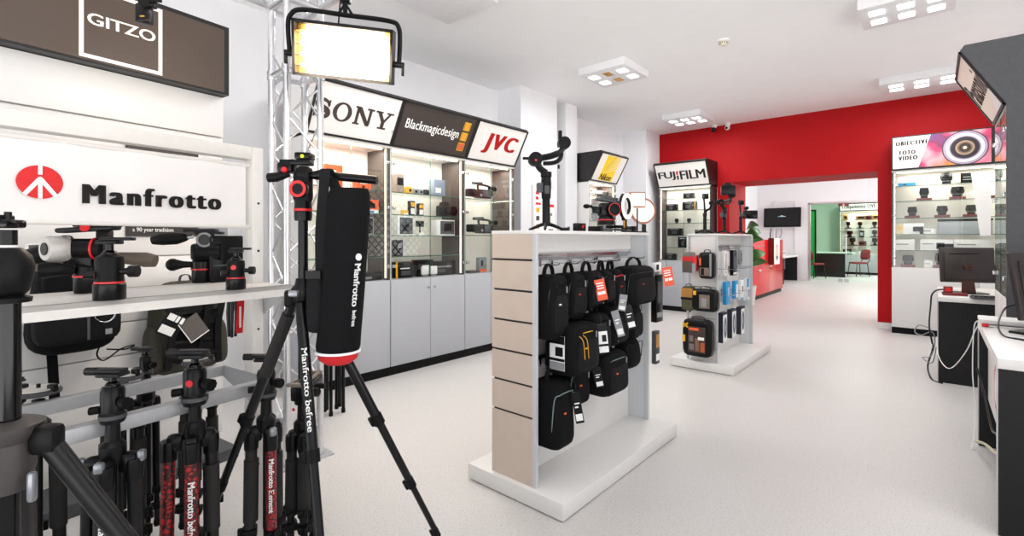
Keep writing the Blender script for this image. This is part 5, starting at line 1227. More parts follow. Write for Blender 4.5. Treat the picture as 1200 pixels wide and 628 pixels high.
def folded(label, loc, rz, zt, legs, head='ball', hs=1.0, zfoot=.12, silver=True, txt=None, logo=False, hung=True, group=GF, plate_tilt=0):
    """zt: height of the leg shoulder. legs: list of (angle, radius offset, tube radius, material, grip)"""
    t = thing('folded_tripod', label, 'tripod', loc, rz, group)
    b = MB(); b.lathe([(.001, zt - .03), (.030, zt - .03), (.034, zt - .01), (.034, zt + .02), (.026, zt + .03), (.020, zt + .035), (.018, zt + .10), (.001, zt + .10)], seg=20); b.build('collar', BLACK, t)
    b = MB(); b.cyl((0, 0, zt - .40), (0, 0, zt - .02), .012); b.build('centre_column', TUBE, t)
    for i, (a, ro, r, m, grip) in enumerate(legs):
        dx, dy = cos(a), sin(a)
        b = MB(); x, y = ro * dx, ro * dy
        b.cyl((x, y, zt - .09), (x * 1.1, y * 1.1, zfoot + .15), r, seg=18); lg = b.build('leg', m, t)
        b = MB(); b.cyl((x * 1.1, y * 1.1, zfoot + .15), (x * 1.15, y * 1.15, zfoot + .02), r * .78, seg=14); b.build('lower_tube', TUBE, lg)
        b = MB(); b.box((x * .75, y * .75, zt - .035), (.050, .040, .06), bev=.014, rot=Rz(a)); b.lathe([(.001, -.015), (r * 1.22, -.015), (r * 1.3, .03), (r * 1.2, .05), (.001, .055)], (x, y, zt - .075), (0, 0, 1), seg=18); b.build('leg_hinge', BLACK, lg)
        if silver:
            b = MB(); b.box((x * 1.35, y * 1.35, zt - .02), (.022, .026, .034), bev=.008, rot=Rz(a)); b.build('angle_lever', SILV, lg)
        for z in (zfoot + .15, zfoot + .08):
            b = MB(); b.box((x * 1.12, y * 1.12, z), (r * 2.6, r * 2.6, .03), bev=.006, rot=Rz(a)); b.box((x * 1.12 + dx * r * 1.5, y * 1.12 + dy * r * 1.5, z), (.02, .016, .036), bev=.004, rot=Rz(a)); b.build('leg_lock', BLACKM, lg)
        b = MB(); b.lathe([(.001, 0), (r * .7, 0), (r * .95, .012), (r * .8, .03), (.001, .035)], (x * 1.15, y * 1.15, zfoot - .01)); b.build('rubber_foot', BLACKM, lg)
        if grip:
            b = MB(); b.cyl((x, y, zt - .13), (x * 1.05, y * 1.05, zt - .36), r * 1.28, seg=18); b.build('foam_grip', GRIP, lg)
        if txt and txt[0] == i:
            s_, off, ln, hg, front = txt[1:]
            wp = V((loc[0], loc[1], 0)); fr = Rz(-rz).to_3x3() @ (-wp).normalized()
            text_tube(s_, ln, hg, (x * 1.05, y * 1.05, zt - off - ln / 2), (0, 0, -1), r * (1.28 if grip else 1.0), fr, WPRINT, lg, bold=.03)
    z = zt + .10
    if head == 'ball':
        S = Tr((0, 0, z)) @ Matrix.Scale(hs, 4)
        b = MB(); b.lathe([(.001, -.01), (.030, -.01), (.034, .0), (.034, .018), (.030, .022), (.031, .085), (.027, .098), (.001, .10)], M=S, seg=24); hd = b.build('head_body', BLACK, t)
        b = MB(); b.lathe([(.033, .004), (.0352, .004), (.0352, .015), (.033, .015)], M=S, seg=24); b.build('degree_ring', ANTH, hd)
        b = MB(); b.ell((0, 0, .10), (.040, .040, .034), S); b.cyl((0, 0, .11), (0, 0, .13), .010, M=S); b.build('ball_stem', BLACKG, hd)
        R = Matrix.Rotation(plate_tilt, 4, 'Y')
        b = MB(); b.box((0, 0, .135), (.07, .05, .012), S @ R, bev=.004); b.box((-.02, 0, .146), (.11, .036, .012), S @ R, bev=.004); b.cyl((-.08, 0, .143), (-.05, 0, .143), .012, M=S @ R); b.build('plate', mat('plate_black', '#19191b', .35, spec=.25), t)
        b = MB(); b.cyl((.03, -.012, .055), (.05, -.02, .055), .008, M=S); b.cyl((.046, -.018, .055), (.066, -.025, .055), .017, M=S, seg=9); b.build('lock_knob', BLACKM, t); b = MB(); b.cyl((-.03, -.01, .03), (-.055, -.018, .028), .012, M=S, seg=9); b.build('friction_knob', BLACKM, t)
        if logo: b = MB(); b.lathe([(.001, 0), (.010, 0), (.010, .002), (.001, .002)], (.004, -.0305, .06), (0, -1, 0), M=S, seg=16); b.build('red_logo', REDP, t)
    elif head == 'plate':
        S = Tr((0, 0, z))
        b = MB(); b.cyl((0, 0, -.01), (0, 0, .02), .02); b.build('head_body', BLACK, t)
        b = MB(); b.lathe([(.001, .020), (.062, .020), (.064, .026), (.060, .034), (.001, .036)], M=S @ Matrix.Rotation(plate_tilt, 4, 'Y'), seg=28); b.build('round_plate', ANTH, t)
        b = MB(); b.lathe([(.001, .0362), (.054, .0362), (.054, .041), (.001, .042)], M=S @ Matrix.Rotation(plate_tilt, 4, 'Y'), seg=28); b.build('plate_top', mat('plate_cream', '#cfccc4', .45), t)
        b = MB(); b.cyl((0, 0, .04), (0, 0, .055), .006, M=S); b.build('screw', BLACK, t)
        for xx in (.05, -.055): MB().box((xx, 0, .041), (.028, .02, .028), S, bev=.005).build('plate_clamp', BLACK, t)
    return t
def MP(px, yl, py=500): return on_M(px, py, yl)
FRONT = -FW
A1 = [(-2.6, .055, .019, TUBE, False), (-1.35, .05, .022, GRIP, False), (.3, .055, .019, TUBE, False)]
q = MP(130, -.20); rA = YAW
folded('folded tripod nearest the camera with large silver levers and a ball head', W_((q.x, -.215, 0)), rA, .655, A1, 'ball', 1.0, .05, True, (1, 'Manfrotto', .17, .16, .019, FRONT))
q = MP(226, -.20)
B1 = [(-2.75, .075, .021, REDCAMO, False), (-1.2, .045, .021, REDCAMO, False), (.9, .05, .020, TUBE, True)]
folded('folded red patterned tripod with a tan plate on its ball head', W_((q.x, -.215, 0)), rA, .645, B1, 'ball', 1.15, .06, False, (1, 'Manfrotto befree', .15, .20, .021, FRONT), True)
q = MP(312, -.24)
C1 = [(-2.7, .05, .020, GRIP, True), (-.7, .042, .018, REDCAMO2, False), (1.2, .045, .019, TUBE, True)]
folded('folded tripod with a red dotted leg in front of the frame post', W_((q.x, -.24, 0)), rA, .60, C1, 'ball', 1.05, .05, True, (1, 'Manfrotto Element', .12, .20, .018, FRONT))
RG = [(-2.6, .05, .019, GRIP, True), (-1.2, .05, .019, TUBE, False), (.6, .05, .019, TUBE, True)]
q = MP(57, .18); folded('rear tripod with a round plate beside the large left tripod', W_((q.x, .295, 0)), rA, .635, RG, 'plate', 1, .05, False)
q = MP(158, .18); folded('rear tripod with a tilted round plate behind the silver levered tripod', W_((q.x, .295, 0)), rA, .635, RG, 'plate', 1, .05, False, plate_tilt=.12)
q = MP(171, .43); folded('thin rear tripod with a small ball head behind the tilted round plate', W_((q.x, .43, 0)), rA, .62, [(-2.6, .04, .015, TUBE, False), (-.8, .04, .015, TUBE, False), (1.2, .04, .015, TUBE, False)], 'ball', .75, .05, False)
q = MP(248, .18); folded('rear tripod with a tan round plate behind the red patterned tripod', W_((q.x, .295, 0)), rA, .635, RG, 'plate', 1, .05, False, plate_tilt=-.1)
q = MP(16, .52); folded('dark tripod with foam grips hanging deep behind the left tripod', W_((q.x, .52, 0)), rA, .56, [(-2.6, .05, .022, GRIP, True), (-1.2, .05, .022, GRIP, True), (.6, .05, .02, REDCAMO, False)], 'ball', .8, .05, False)
# short standing tripod with a long camera plate, right of the frame
pD = cam_pt(-.895, 2.06)
t = folded('folded standing tripod with a long flat plate between the frame and the truss', (pD.x, pD.y, 0), YAW, .50, [(-2.6, .04, .020, GRIP, True), (-1.0, .04, .020, GRIP, True), (.8, .04, .018, TUBE, False)], None, 1, .012, False, group=None)
b = MB(); b.lathe([(.001, .60), (.03, .60), (.034, .63), (.001, .635)], seg=20); b.box((.01, .03, .66), (.075, .17, .06), bev=.008, rot=Matrix.Rotation(.1, 4, 'X')); b.build('fluid_head', BLACK, t)
b = MB(); b.box((-.02, .02, .700), (.012, .20, .012)); b.box((.03, .02, .700), (.012, .20, .012)); b.box((.005, .115, .700), (.07, .02, .012)); b.box((.005, -.075, .700), (.07, .02, .012)); b.build('plate', mat('plate_tan', '#8a7f74', .4, .3), t)
MB().cyl((.05, -.02, .655), (.08, -.03, .655), .018, seg=10).build('lock_knob', BLACKM, t); MB().cyl((.05, .06, .655), (.075, .06, .655), .012, seg=10).build('lock_knob', BLACKM, t)
b = MB(); b.box((-.02, -.036, .585), (.008, .004, .012)); b.build('red_mark', REDP, t)
# ================================================================= standing tripods, truss, lamp
def cam3(lat, d, z): return cam_pt(lat, d, z)
def open_leg(t, apex, foot, r, name='leg', m=None, cuts=(.42, .66, .86), grip=True, lever=True):
    """telescopic leg from apex to foot, built in root coordinates"""
    apex = V(apex); foot = V(foot); ax = (foot - apex); L = ax.length; u = ax.normalized()
    pts = [0] + list(cuts) + [1]
    b = MB(); b.cyl(apex, apex + u * (L * pts[1]), r, seg=16); lg = b.build(name, m or TUBE, t)
    for i in range(1, len(pts) - 1):
        rr = r * (1 - .17 * i)
        b = MB(); b.cyl(apex + u * (L * pts[i]), apex + u * (L * pts[i + 1]), rr, seg=14); b.build('leg_section', TUBE, lg)
        c = apex + u * (L * pts[i])
        b = MB(); b.cyl(c - u * .02, c + u * .018, rr * 1.45, seg=14)
        s = u.orthogonal().normalized(); s2 = u.cross(s)
        b.box(c + s * rr * 1.5, (.02, .018, .035), bev=.004, rot=u.to_track_quat('Z', 'Y').to_matrix().to_4x4()); b.build('leg_lock', BLACKM, lg)
    if grip:
        b = MB(); b.cyl(apex + u * .05, apex + u * (L * .24), r * 1.25, seg=16); b.build('grip', GRIP, lg)
    b = MB(); b.lathe([(.001, 0), (r * .5, 0), (r * .75, -.015), (r * .5, -.03), (.001, -.03)], foot + V((0, 0, .03))); b.build('rubber_foot', BLACKM, lg)
    return lg
# --- tripod carrying the bag
cT = cam_pt(-.692, 1.60)
t = thing('tripod', 'open black tripod with a red ringed head carrying the bag on its pan handle', 'tripod', cT)
Ri = lambda lat, d, z: (cam_pt(lat, d, z) - V((cT.x, cT.y, 0)))
ZA = 1.12
for i, ((al, ad), (fl, fd), mm) in enumerate((((-.655, 1.62), (-.692 + .47, 1.60 + .30), TUBE), ((-.685, 1.565), (-.692 + .24, 1.60 - .36), TUBE), ((-.735, 1.625), (-.692 - .56, 1.60 + .26), TUBE))):
    lg = open_leg(t, Ri(al, ad, ZA - .03), Ri(fl, fd, .0), .017, cuts=(.40, .64, .84), grip=i == 2)
    if i == 1:
        a = Ri(al, ad, ZA - .03); f_ = Ri(fl, fd, .0); u = (f_ - a).normalized()
        text_tube('Manfrotto befree', .25, .017, a + u * .27, u, .0174, -V((cT.x, cT.y, 0)), WPRINT, lg, bold=.02)
b = MB(); b.cyl((0, 0, ZA - .28), (0, 0, 1.39), .0155); b.build('centre_column', TUBE, t)
b = MB(); b.lathe([(.001, ZA - .045), (.028, ZA - .045), (.040, ZA - .02), (.040, ZA + .012), (.026, ZA + .03), (.022, ZA + .05), (.001, ZA + .05)], seg=20); b.build('shoulder', BLACK, t)
for a in (.3, 2.3, 4.3):
    b = MB(); b.box((.042 * cos(a), .042 * sin(a), ZA - .015), (.03, .035, .055), bev=.008, rot=Rz(a)); b.build('leg_hinge', BLACKM, t)
b = MB(); b.box(Ri(-.70, 1.55, ZA + .005), (.03, .02, .02), bev=.004, rot=Rz(YAW)); b.build('silver_bolt', SILV, t)
Mh = Rz(YAW)
b = MB(); b.lathe([(.001, 1.36), (.026, 1.36), (.028, 1.372), (.028, 1.40), (.025, 1.45), (.001, 1.45)], seg=22); b.build('head_base', BLACK, t)
b = MB(); b.lathe([(.0265, 1.392), (.0292, 1.392), (.0292, 1.400), (.0265, 1.400)], seg=24); b.build('red_ring', REDP, t)
b = MB(); b.box((0, 0, 1.47), (.062, .05, .11), Mh, bev=.02); b.box((.005, 0, 1.515), (.05, .05, .05), Mh, bev=.015); b.build('head_body', BLACKM, t)
b = MB(); b.lathe([(.001, 0), (.030, 0), (.030, .012), (.026, .016), (.001, .016)], (0, -.024, 1.462), (0, -1, 0), M=Mh, seg=24); b.build('dial', BLACK, t)
b = MB(); b.lathe([(.018, .0162), (.027, .0162), (.027, .0185), (.018, .0185)], (0, -.024, 1.462), (0, -1, 0), M=Mh, seg=24); b.build('red_dial_ring', REDP, t)
b = MB(); b.box((-.02, 0, 1.552), (.10, .045, .018), Mh, bev=.004); b.box((.006, 0, 1.573), (.05, .05, .022), Mh, bev=.004); b.box((-.052, 0, 1.535), (.05, .05, .035), Mh, bev=.008); b.build('quick_plate', BLACK, t)
b = MB(); b.cyl((.008, -.027, 1.570), (.008, -.024, 1.570), .006, M=Mh); b.build('bubble_level', mat('level_green', '#c8d820', .3, emit='#c8d820', estr=.2), t)
b = MB(); b.ell((-.048, -.03, 1.525), (.02, .02, .02), Mh); b.build('red_button', REDP, t)
b = MB(); b.tube([(-.04, -.01, 1.515), (-.08, -.02, 1.502), (-.105, -.02, 1.500)], [.010, .016, .015], M=Mh, seg=12); b.build('lock_lever', BLACKM, t)
b = MB(); b.tube([(.03, .0, 1.51), (.07, -.005, 1.512), (.095, -.01, 1.508)], [.013, .020, .016], M=Mh, seg=12); b.cyl((.09, -.01, 1.508), (.25, -.02, 1.492), .014, M=Mh); b.build('pan_handle', BLACK, t)
# --- tripod bag hanging on that handle
top = cam_pt(-.692 + .135, 1.585, 1.47); 
cB = cam_pt(-.565, 1.56)
t = thing('tripod_bag', 'black tripod bag with white lettering and red bottom hanging from the pan handle', 'bag', (cB.x, cB.y, 0.0), YAW)
# local: x right, -y to the camera
def ringpts(cx, cz, rx, ry, n=22): return [V((cx + rx * cos(2 * pi * k / n), ry * sin(2 * pi * k / n), cz)) for k in range(n)]
prof = [(.035, 1.455, .052, .035), (.040, 1.462, .060, .045), (.039, 1.44, .066, .058), (.036, 1.38, .068, .064), (.028, 1.25, .067, .064), (.018, 1.12, .068, .064), (.008, 1.0, .068, .064), (.004, .955, .069, .065), (.003, .940, .066, .062)]
b = MB(); b.rings([ringpts(*p) for p in prof[::-1]]); b.build('body', FABRIC, t)
b = MB(); b.rings([ringpts(.003, .943, .0715, .0675), ringpts(.003, .936, .0715, .0675)]); b.build('white_piping', WPRINT, t)
b = MB(); b.rings([ringpts(.003, .9362, .066, .062), ringpts(.003, .915, .060, .056), ringpts(.003, .900, .040, .038)]); b.build('red_bottom', mat('red_fabric', '#c01a20', .8), t)
b = MB(); b.soft((-.062, -.012, 1.10), (.052, .05, .20), n=5, sub=5); b.build('side_pocket', FABRIC2, t)
b = MB(); b.span((-.085, -.041, 1.175), (-.038, -.035, 1.20)); b.build('pocket_flap', BLACK, t)
zh = 1.522
b = MB(); b.strap([(-.045, -.02, 1.16), (-.046, -.02, 1.32), (-.035, -.022, 1.45), (-.032, -.020, zh - .01), (-.030, -.005, zh + .002), (-.028, .02, zh - .012), (-.01, .01, 1.47), (.012, .0, 1.44)], .032, .004, (1, 0, 0)); b.build('shoulder_strap', FABRIC2, t)
fa = [(.036, 1.36), (.02, 1.14)]
def bagtext(s, z0, ln, hg, xo):
    me = text_mesh(s, ln, hg, depth=.0008, bold=.03)
    for v in me.vertices:
        z = z0 - v.co.x; k = (1.38 - z) / .44; cx = .037 - .034 * k; th = -pi / 2 + .95 + v.co.y / .066
        rr = .0665 + v.co.z
        v.co = V((cx + rr * 1.02 * cos(th), rr * .985 * sin(th), z))
    me.materials.append(WPRINT); link_mesh('lettering', me, t, smooth=False)
bagtext('Manfrotto', 1.155, .135, .022, 0); bagtext('befree', 1.05, .05, .014, 0)
b = MB(); zc = 1.243; th = -pi / 2 + .95; P = V((.0265 + .0680 * cos(th), .0665 * sin(th), zc)); nn = V((cos(th), sin(th), 0))
b.lathe([(.001, 0), (.011, 0), (.011, .0012), (.001, .0012)], P, nn, seg=20); b.build('round_emblem', WPRINT, t)
# --- large tripod at the left edge
cL = cam_pt(-.835, .80)
t = thing('tripod', 'large black tripod cut by the left edge with a bowl shaped head', 'tripod', cL)
Rl = lambda lat, d, z: (cam_pt(lat, d, z) - V((cL.x, cL.y, 0)))
b = MB(); b.cyl((0, 0, .30), (0, 0, 1.20), .0165, seg=20); b.build('centre_column', BLACKG, t)
b = MB(); b.lathe([(.001, 1.195), (.029, 1.195), (.030, 1.203), (.022, 1.206), (.001, 1.206)], seg=28); b.build('column_collar', BLACKM, t)
b = MB(); b.lathe([(.001, 1.207), (.020, 1.207), (.026, 1.214), (.031, 1.235), (.033, 1.255), (.029, 1.272), (.018, 1.285), (.001, 1.288)], seg=28); b.build('bowl', BLACKM, t)
b = MB(); b.ell((0, 0, 1.282), (.026, .026, .03)); b.build('white_ball', PAPER, t)
b = MB(); b.cyl((0, 0, 1.29), (0, 0, 1.315), .012); b.box((-.012, 0, 1.325), (.055, .035, .014), Mh, bev=.004); b.box((-.04, 0, 1.335), (.08, .026, .010), Mh, bev=.003); b.cyl((0, 0, 1.33), (0, 0, 1.345), .005); b.build('plate', BLACKG, t)
ZL = .985
b = MB(); b.lathe([(.001, ZL - .10), (.028, ZL - .10), (.036, ZL - .06), (.034, ZL - .02), (.045, ZL - .005), (.046, ZL + .008), (.030, ZL + .015), (.001, ZL + .016)], seg=28); b.build('shoulder', mat('shoulder_grey', '#3a3635', .5, var=.08), t)
for (al, ad), (fl, fd) in (((.055, .01), (.62, .16)), ((-.03, -.05), (-.35, -.42)), ((-.03, .05), (-.45, .50))):
    b = MB(); c = Rl(-.835 + al, .8 + ad, ZL - .02); b.box(c, (.045, .03, .05), bev=.010, rot=Rz(YAW)); b.build('leg_hinge', BLACKM, t)
    open_leg(t, Rl(-.835 + al * 1.1, .8 + ad * 1.1, ZL - .03), Rl(-.835 + fl, .8 + fd, 0), .0165, cuts=(.5, .75), grip=False)
b = MB(); b.box(Rl(-.785, .79, ZL - .09), (.012, .012, .05), bev=.005, rot=Rz(YAW)); b.build('silver_lever', SILV, t)
# --- folded light stands by the cabinets
for k, (px, py, lab) in enumerate(((383, 488, 'left folded black light stand below the hanging bag'), (398, 484, 'right folded black light stand below the hanging bag'))):
    p = on_Z(px, py, 0)
    t = thing('light_stand', lab, 'light stand', p, YAW + .3 * k, 'folded light stands')
    b = MB(); b.cyl((0, 0, .05), (0, 0, 1.0), .014); b.cyl((0, 0, 1.0), (0, 0, 1.22), .011); b.build('pole', TUBE, t)
    for j in range(3):
        a = j * 2 * pi / 3 + .4; r = .028
        b = MB(); b.cyl((r * cos(a), r * sin(a), .03 * j), (r * cos(a), r * sin(a), .80), .012, seg=10); lg = b.build('leg', BLACK, t)
        b = MB(); b.cyl((r * cos(a), r * sin(a), .03 * j), (r * cos(a), r * sin(a), .03 * j + .03), .015, seg=10); b.build('foot', BLACKM, lg)
    b = MB(); b.lathe([(.001, .78), (.042, .78), (.042, .82), (.001, .82)], seg=14); b.lathe([(.001, .40), (.040, .40), (.040, .43), (.001, .43)], seg=14); b.build('collar', BLACKM, t)
# ---------------------------------------------------------------- aluminium truss
TRS = ALU
def truss(name, label, p0, p1, side, sp=.20, rc=.020, rb=.0062, pitch=.40, group='aluminium truss'):
    p0 = V(p0); p1 = V(p1); ax = (p1 - p0); L = ax.length; ax.normalize()
    s1 = V(side).normalized(); s2 = ax.cross(s1)
    t = thing(name, label, 'truss', p0, 0, group)
    cs = [(s1 * a + s2 * c) * sp / 2 for a, c in ((1, 1), (-1, 1), (-1, -1), (1, -1))]
    for c in cs:
        b = MB(); b.cyl(c, c + ax * L, rc, seg=14); b.build('chord', TRS, t)
    n = int(L / pitch)
    for i in range(4):
        a, c = cs[i], cs[(i + 1) % 4]; b = MB()
        for k in range(n):
            z0 = k * pitch + (i % 2) * pitch * .5 * 0; b.cyl(a + ax * z0, c + ax * (z0 + pitch / 2), rb, seg=8); b.cyl(c + ax * (z0 + pitch / 2), a + ax * min(L, z0 + pitch), rb, seg=8)
        b.build('lattice', TRS, t)
    return t, cs, ax, L
ct = cam_pt(-1.296, 2.90)
ZT = 2.66
t, cs, ax, L = truss('truss_tower', 'upright aluminium truss tower in front of the glass cabinets', (ct.x, ct.y, 0.01), (ct.x, ct.y, ZT), (1, 0, 0))
b = MB()
for c in cs:
    for z in (2.25, 2.28): b.cyl(c + V((0, 0, z - .01)), c + V((0, 0, z + .01)), .027, seg=14)
for i in range(4): b.cyl(cs[i] + V((0, 0, 2.265)), cs[(i + 1) % 4] + V((0, 0, 2.265)), .016, seg=10)
b.build('joint_ring', TRS, t)
b = MB(); b.span((-.16, -.16, -.01), (.16, .16, -.002)); b.build('foot_plate', STEELG, t)
e = V((cos(RM), sin(RM), 0))
cz = ZT + .12
truss('truss_beam', 'horizontal aluminium truss running left from the tower top', V((ct.x, ct.y, cz)) - e * .12, V((ct.x, ct.y, cz)) - e * 3.2, (0, 0, 1))
truss('truss_beam', 'horizontal aluminium truss carrying the lit panel above the picture', V((ct.x + .12, ct.y, cz)), V((ct.x + 2.4, ct.y, cz)), (0, 0, 1))
b = MB()
for c in cs: b.cyl(c + V((0, 0, .0)), c + V((0, 0, .24)), .020, seg=12)
for z in (.02, .22):
    for i in range(4): b.cyl(cs[i] + V((0, 0, z)), cs[(i + 1) % 4] + V((0, 0, z)), .020, seg=12)
o = tag(b.build('truss_corner', TRS), 'aluminium corner block on top of the truss tower', 'truss', 'aluminium truss'); o.location = (ct.x, ct.y, ZT)
# ---------------------------------------------------------------- lit panel hanging from the truss
pl = at_D(404, 62, 2.53)
t = thing('studio_light', 'large lit studio light panel with warm glowing cells hanging by a yoke', 'studio light', pl, YAW + .12)
wP, hP = .50, .272
TX = Matrix.Rotation(radians(4), 4, 'Y') @ Matrix.Rotation(radians(17), 4, 'X')
b = MB()
for a, c in (((-wP / 2, -.05, -hP / 2), (wP / 2, .06, -hP / 2 + .016)), ((-wP / 2, -.05, hP / 2 - .016), (wP / 2, .06, hP / 2)), ((-wP / 2, -.05, -hP / 2), (-wP / 2 + .014, .06, hP / 2)), ((wP / 2 - .014, -.05, -hP / 2), (wP / 2, .06, hP / 2)), ((-wP / 2, .05, -hP / 2), (wP / 2, .07, hP / 2))): b.span(a, c, TX)
b.build('housing', mat('light_housing', '#130f0d', .6, spec=.2), t, smooth=False)
b = MB(); b.span((-wP / 2 + .015, .035, -hP / 2 + .017), (wP / 2 - .015, .045, hP / 2 - .017), TX); b.build('lit_face', emit_mat('studio_glow', '#fff0d8', 2.4), t)
b = MB()
for k in range(1, 5): z = -hP / 2 + k * hP / 5; b.span((-wP / 2 + .014, -.03, z - .003), (-wP / 2 + .055, .034, z + .003), TX); b.span((wP / 2 - .050, -.03, z - .003), (wP / 2 - .014, .034, z + .003), TX)
for k in range(5):
    z = -hP / 2 + (k + .5) * hP / 5
    for sg in (-1, 1): b.box((sg * (wP / 2 - .03), .02, z), (.035, .012, .036), TX)
b.build('reflector_cell', GOLD, t)
b = MB(); yk = [(-wP / 2 - .03, .01, -.03), (-wP / 2 - .035, .01, .10), (-wP / 2 - .02, .01, hP / 2 + .02), (-wP / 2 + .04, .01, hP / 2 + .05), (0, .01, hP / 2 + .048), (wP / 2 - .03, .01, hP / 2 + .045), (wP / 2 + .02, .01, hP / 2 + .02), (wP / 2 + .03, .01, .08), (wP / 2 + .028, .01, -.03)]
b.tube(yk, .012, smooth=5, M=TX); b.build('yoke', BLACKM, t)
for sg in (-1, 1):
    b = MB(); b.cyl((sg * wP / 2, .01, -.03), (sg * (wP / 2 + .05), .01, -.03), .016, M=TX); b.box((sg * (wP / 2 + .05), .01, -.05), (.014, .02, .07), TX, bev=.004); b.build('yoke_knob', BLACKM, t)
top = TX @ V((0, .01, hP / 2 + .05))
zt = cz - .10 - pl.z
b = MB(); b.cyl(top, (top.x, top.y, top.z + .06), .012); b.tube([(top.x - .035, top.y, top.z + .0), (top.x, top.y, top.z + .06), (top.x + .035, top.y, top.z)], .008); b.box((top.x, top.y, top.z + .09), (.05, .05, .06), bev=.006); b.cyl((top.x, top.y, top.z + .11), (top.x, top.y, zt - .02), .012); iv = Rz(-(YAW + .12)); b.cyl(V((top.x, top.y, zt - .032)) + iv @ V((0, .14, 0)), V((top.x, top.y, zt - .032)) + iv @ V((0, -.14, 0)), .012); b.build('hanging_clamp', BLACKM, t)
b = MB(); b.tube([(top.x - .005, top.y - .02, top.z + .16), (top.x - .02, top.y - .02, top.z + .06), (top.x - .05, .02, hP / 2 + .01)], .004, smooth=4); b.build('power_cable', BLACK, t)
M = Tr(pl) @ Rz(YAW + .12)
area('studio_light_beam', M @ V((0, -.09, -.03)),   .44, .22, 30, (pi / 2 - radians(17), 0, YAW + .12), (1, .88, .72))
# clamp hanging in front of the brown sign
pb_ = V((ct.x, ct.y, 0)) - e * .792 + V((.990, .139, 0)) * .10; pc = V((pb_.x, pb_.y, at_D(173, 14, 2.18).z))
t = thing('lamp_clamp', 'black lamp clamp hanging at the top edge in front of the brown sign', 'clamp', pc, YAW)
b = MB(); b.box((-.015, 0, -.01), (.05, .05, .085), bev=.006); b.box((.0, 0, .05), (.06, .05, .06), bev=.008); b.build('body', BLACK, t)
b = MB(); b.cyl((.02, -.02, .035), (.055, -.03, .035), .010); b.box((.065, -.03, .036), (.04, .012, .012), bev=.003); b.cyl((.01, -.026, .03), (.01, -.036, .03), .024, seg=20); b.build('screw', BLACKM, t)
b = MB(); b.cyl((0, 0, .06), (0, 0, cz - .095 - pc.z), .018); b.build('drop_tube', BLACKM, t)
b = MB(); b.box((-.005, -.026, -.03), (.02, .003, .006)); b.build('tan_mark', GOLD, t)
# ================================================================= desks on the right
ZD = .78
def desk(label, x0, x1, y0, y1, kw):
    t = thing('desk', label, 'desk', (x0, y0, 0), 0, 'white topped desks with black end panels')
    w, l = x1 - x0, y1 - y0
    b = MB(); b.span((0, 0, ZD - .045), (w, l, ZD), bev=.003); b.build('desk_top', WHITE, t)
    b = MB(); b.span((.004, .02, 0), (w - .05, .045, ZD - .045)); b.build('end_panel', mat('desk_black', '#161618', .5, var=.06, scale=120, spec=.3), t)
    b = MB(); b.span((.004, l - .045, 0), (w - .05, l - .02, ZD - .045)); b.build('end_panel', mat('desk_black', '#26262a'), t)
    b = MB(); b.span((.0, .018, 0), (.004, .047, ZD - .045)); b.span((.0, l - .047, 0), (.004, l - .018, ZD - .045)); b.build('edge_band', STEELG, t)
    return t, w, l
d1, w1, l1 = desk('near white desk with a black end panel at the right edge', .205, 1.05, 2.98, 4.27, 0)
b = MB(); b.span((.045, .046, .30), (.06, l1 - .046, ZD - .046)); mp = b.build('modesty_panel', WHITE, d1)
c = on_X(1168, 455, .25)
Mr = basis((.0445, c.y - 2.98, c.z), (0, -1, 0), (0, 0, 1))
b = MB(); b.lathe([(.001, 0), (.13, 0), (.13, .001), (.001, .001)], M=Mr, seg=32); em = b.build('red_round_logo', REDP, mp)
b = MB(); b.lathe([(.001, .001), (.09, .001), (.09, .002), (.001, .002)], M=Mr, seg=32); b.span((-.02, .09, .001), (.02, .14, .002), Mr); b.build('logo_mark', WPRINT, em)
d2, w2, l2 = desk('far white desk with a black end panel before the lens cabinet', .02, .95, 5.84, 7.06, 0)
# monitors
def monitor(label, loc, rz, w, h, tilt, zc, leg=(.0, .0)):
    t = thing('computer_monitor', label, 'monitor', loc, rz, 'computer monitors on the desks')
    T = Tr((0, 0, zc)) @ Matrix.Rotation(tilt, 4, 'X')
    b = MB(); b.box((0, 0, 0), (w, .030, h), T, bev=.008); b.box((0, -.018, -.01), (w * .86, .02, h * .80), T, bev=.010); b.build('back_shell', mat('monitor_back', '#2b2222', .38, var=.05), t)
    b = MB(); b.box((0, .0165, .005), (w - .03, .003, h - .045), T); b.build('screen', BLACKG, t)
    b = MB(); b.span((-w * .34, -.0295, h * .30), (w * .22, -.0275, h * .325), T); b.build('vent_slot', BLACKM, t)
    b = MB(); b.ring2d(.024, .024, .019, .019, 0, .001, T @ basis((0, -.0285, -.02), (-1, 0, 0), (0, 0, 1)) ); b.build('round_badge', BLACKG, t)
    b = MB(); b.prism([(-.05, 0), (.05, 0), (.032, zc * .9), (-.032, zc * .9)], -.012, .012, Tr((0, -.045, .012)) @ Matrix.Rotation(radians(80), 4, 'X')); b.box((0, -.03, zc - .02), (.08, .05, .05), bev=.008); b.build('stand_neck', mat('stand_bronze', '#4a302a', .22, .5), t)
    b = MB(); b.prism([(-.13, -.10), (.13, -.10), (.11, .09), (-.11, .09)], 0, .012); b.build('stand_base', BLACKG, t)
    return t
p = on_Z(1128, 346, ZD)
pm = at_D(1130, 345, 4.55)
monitor('black monitor seen from behind on the far desk before the lens cabinet', (pm.x + .02, pm.y + .12, ZD + .0005), YAW - .40, .41, .335, radians(-6), .27)
p1 = at_D(1216, 392, 2.62)
monitor('black monitor cut by the right edge on the near desk', (p1.x + .02, p1.y + .03, ZD + .0005), 1.05, .50, .36, radians(-8), .27)
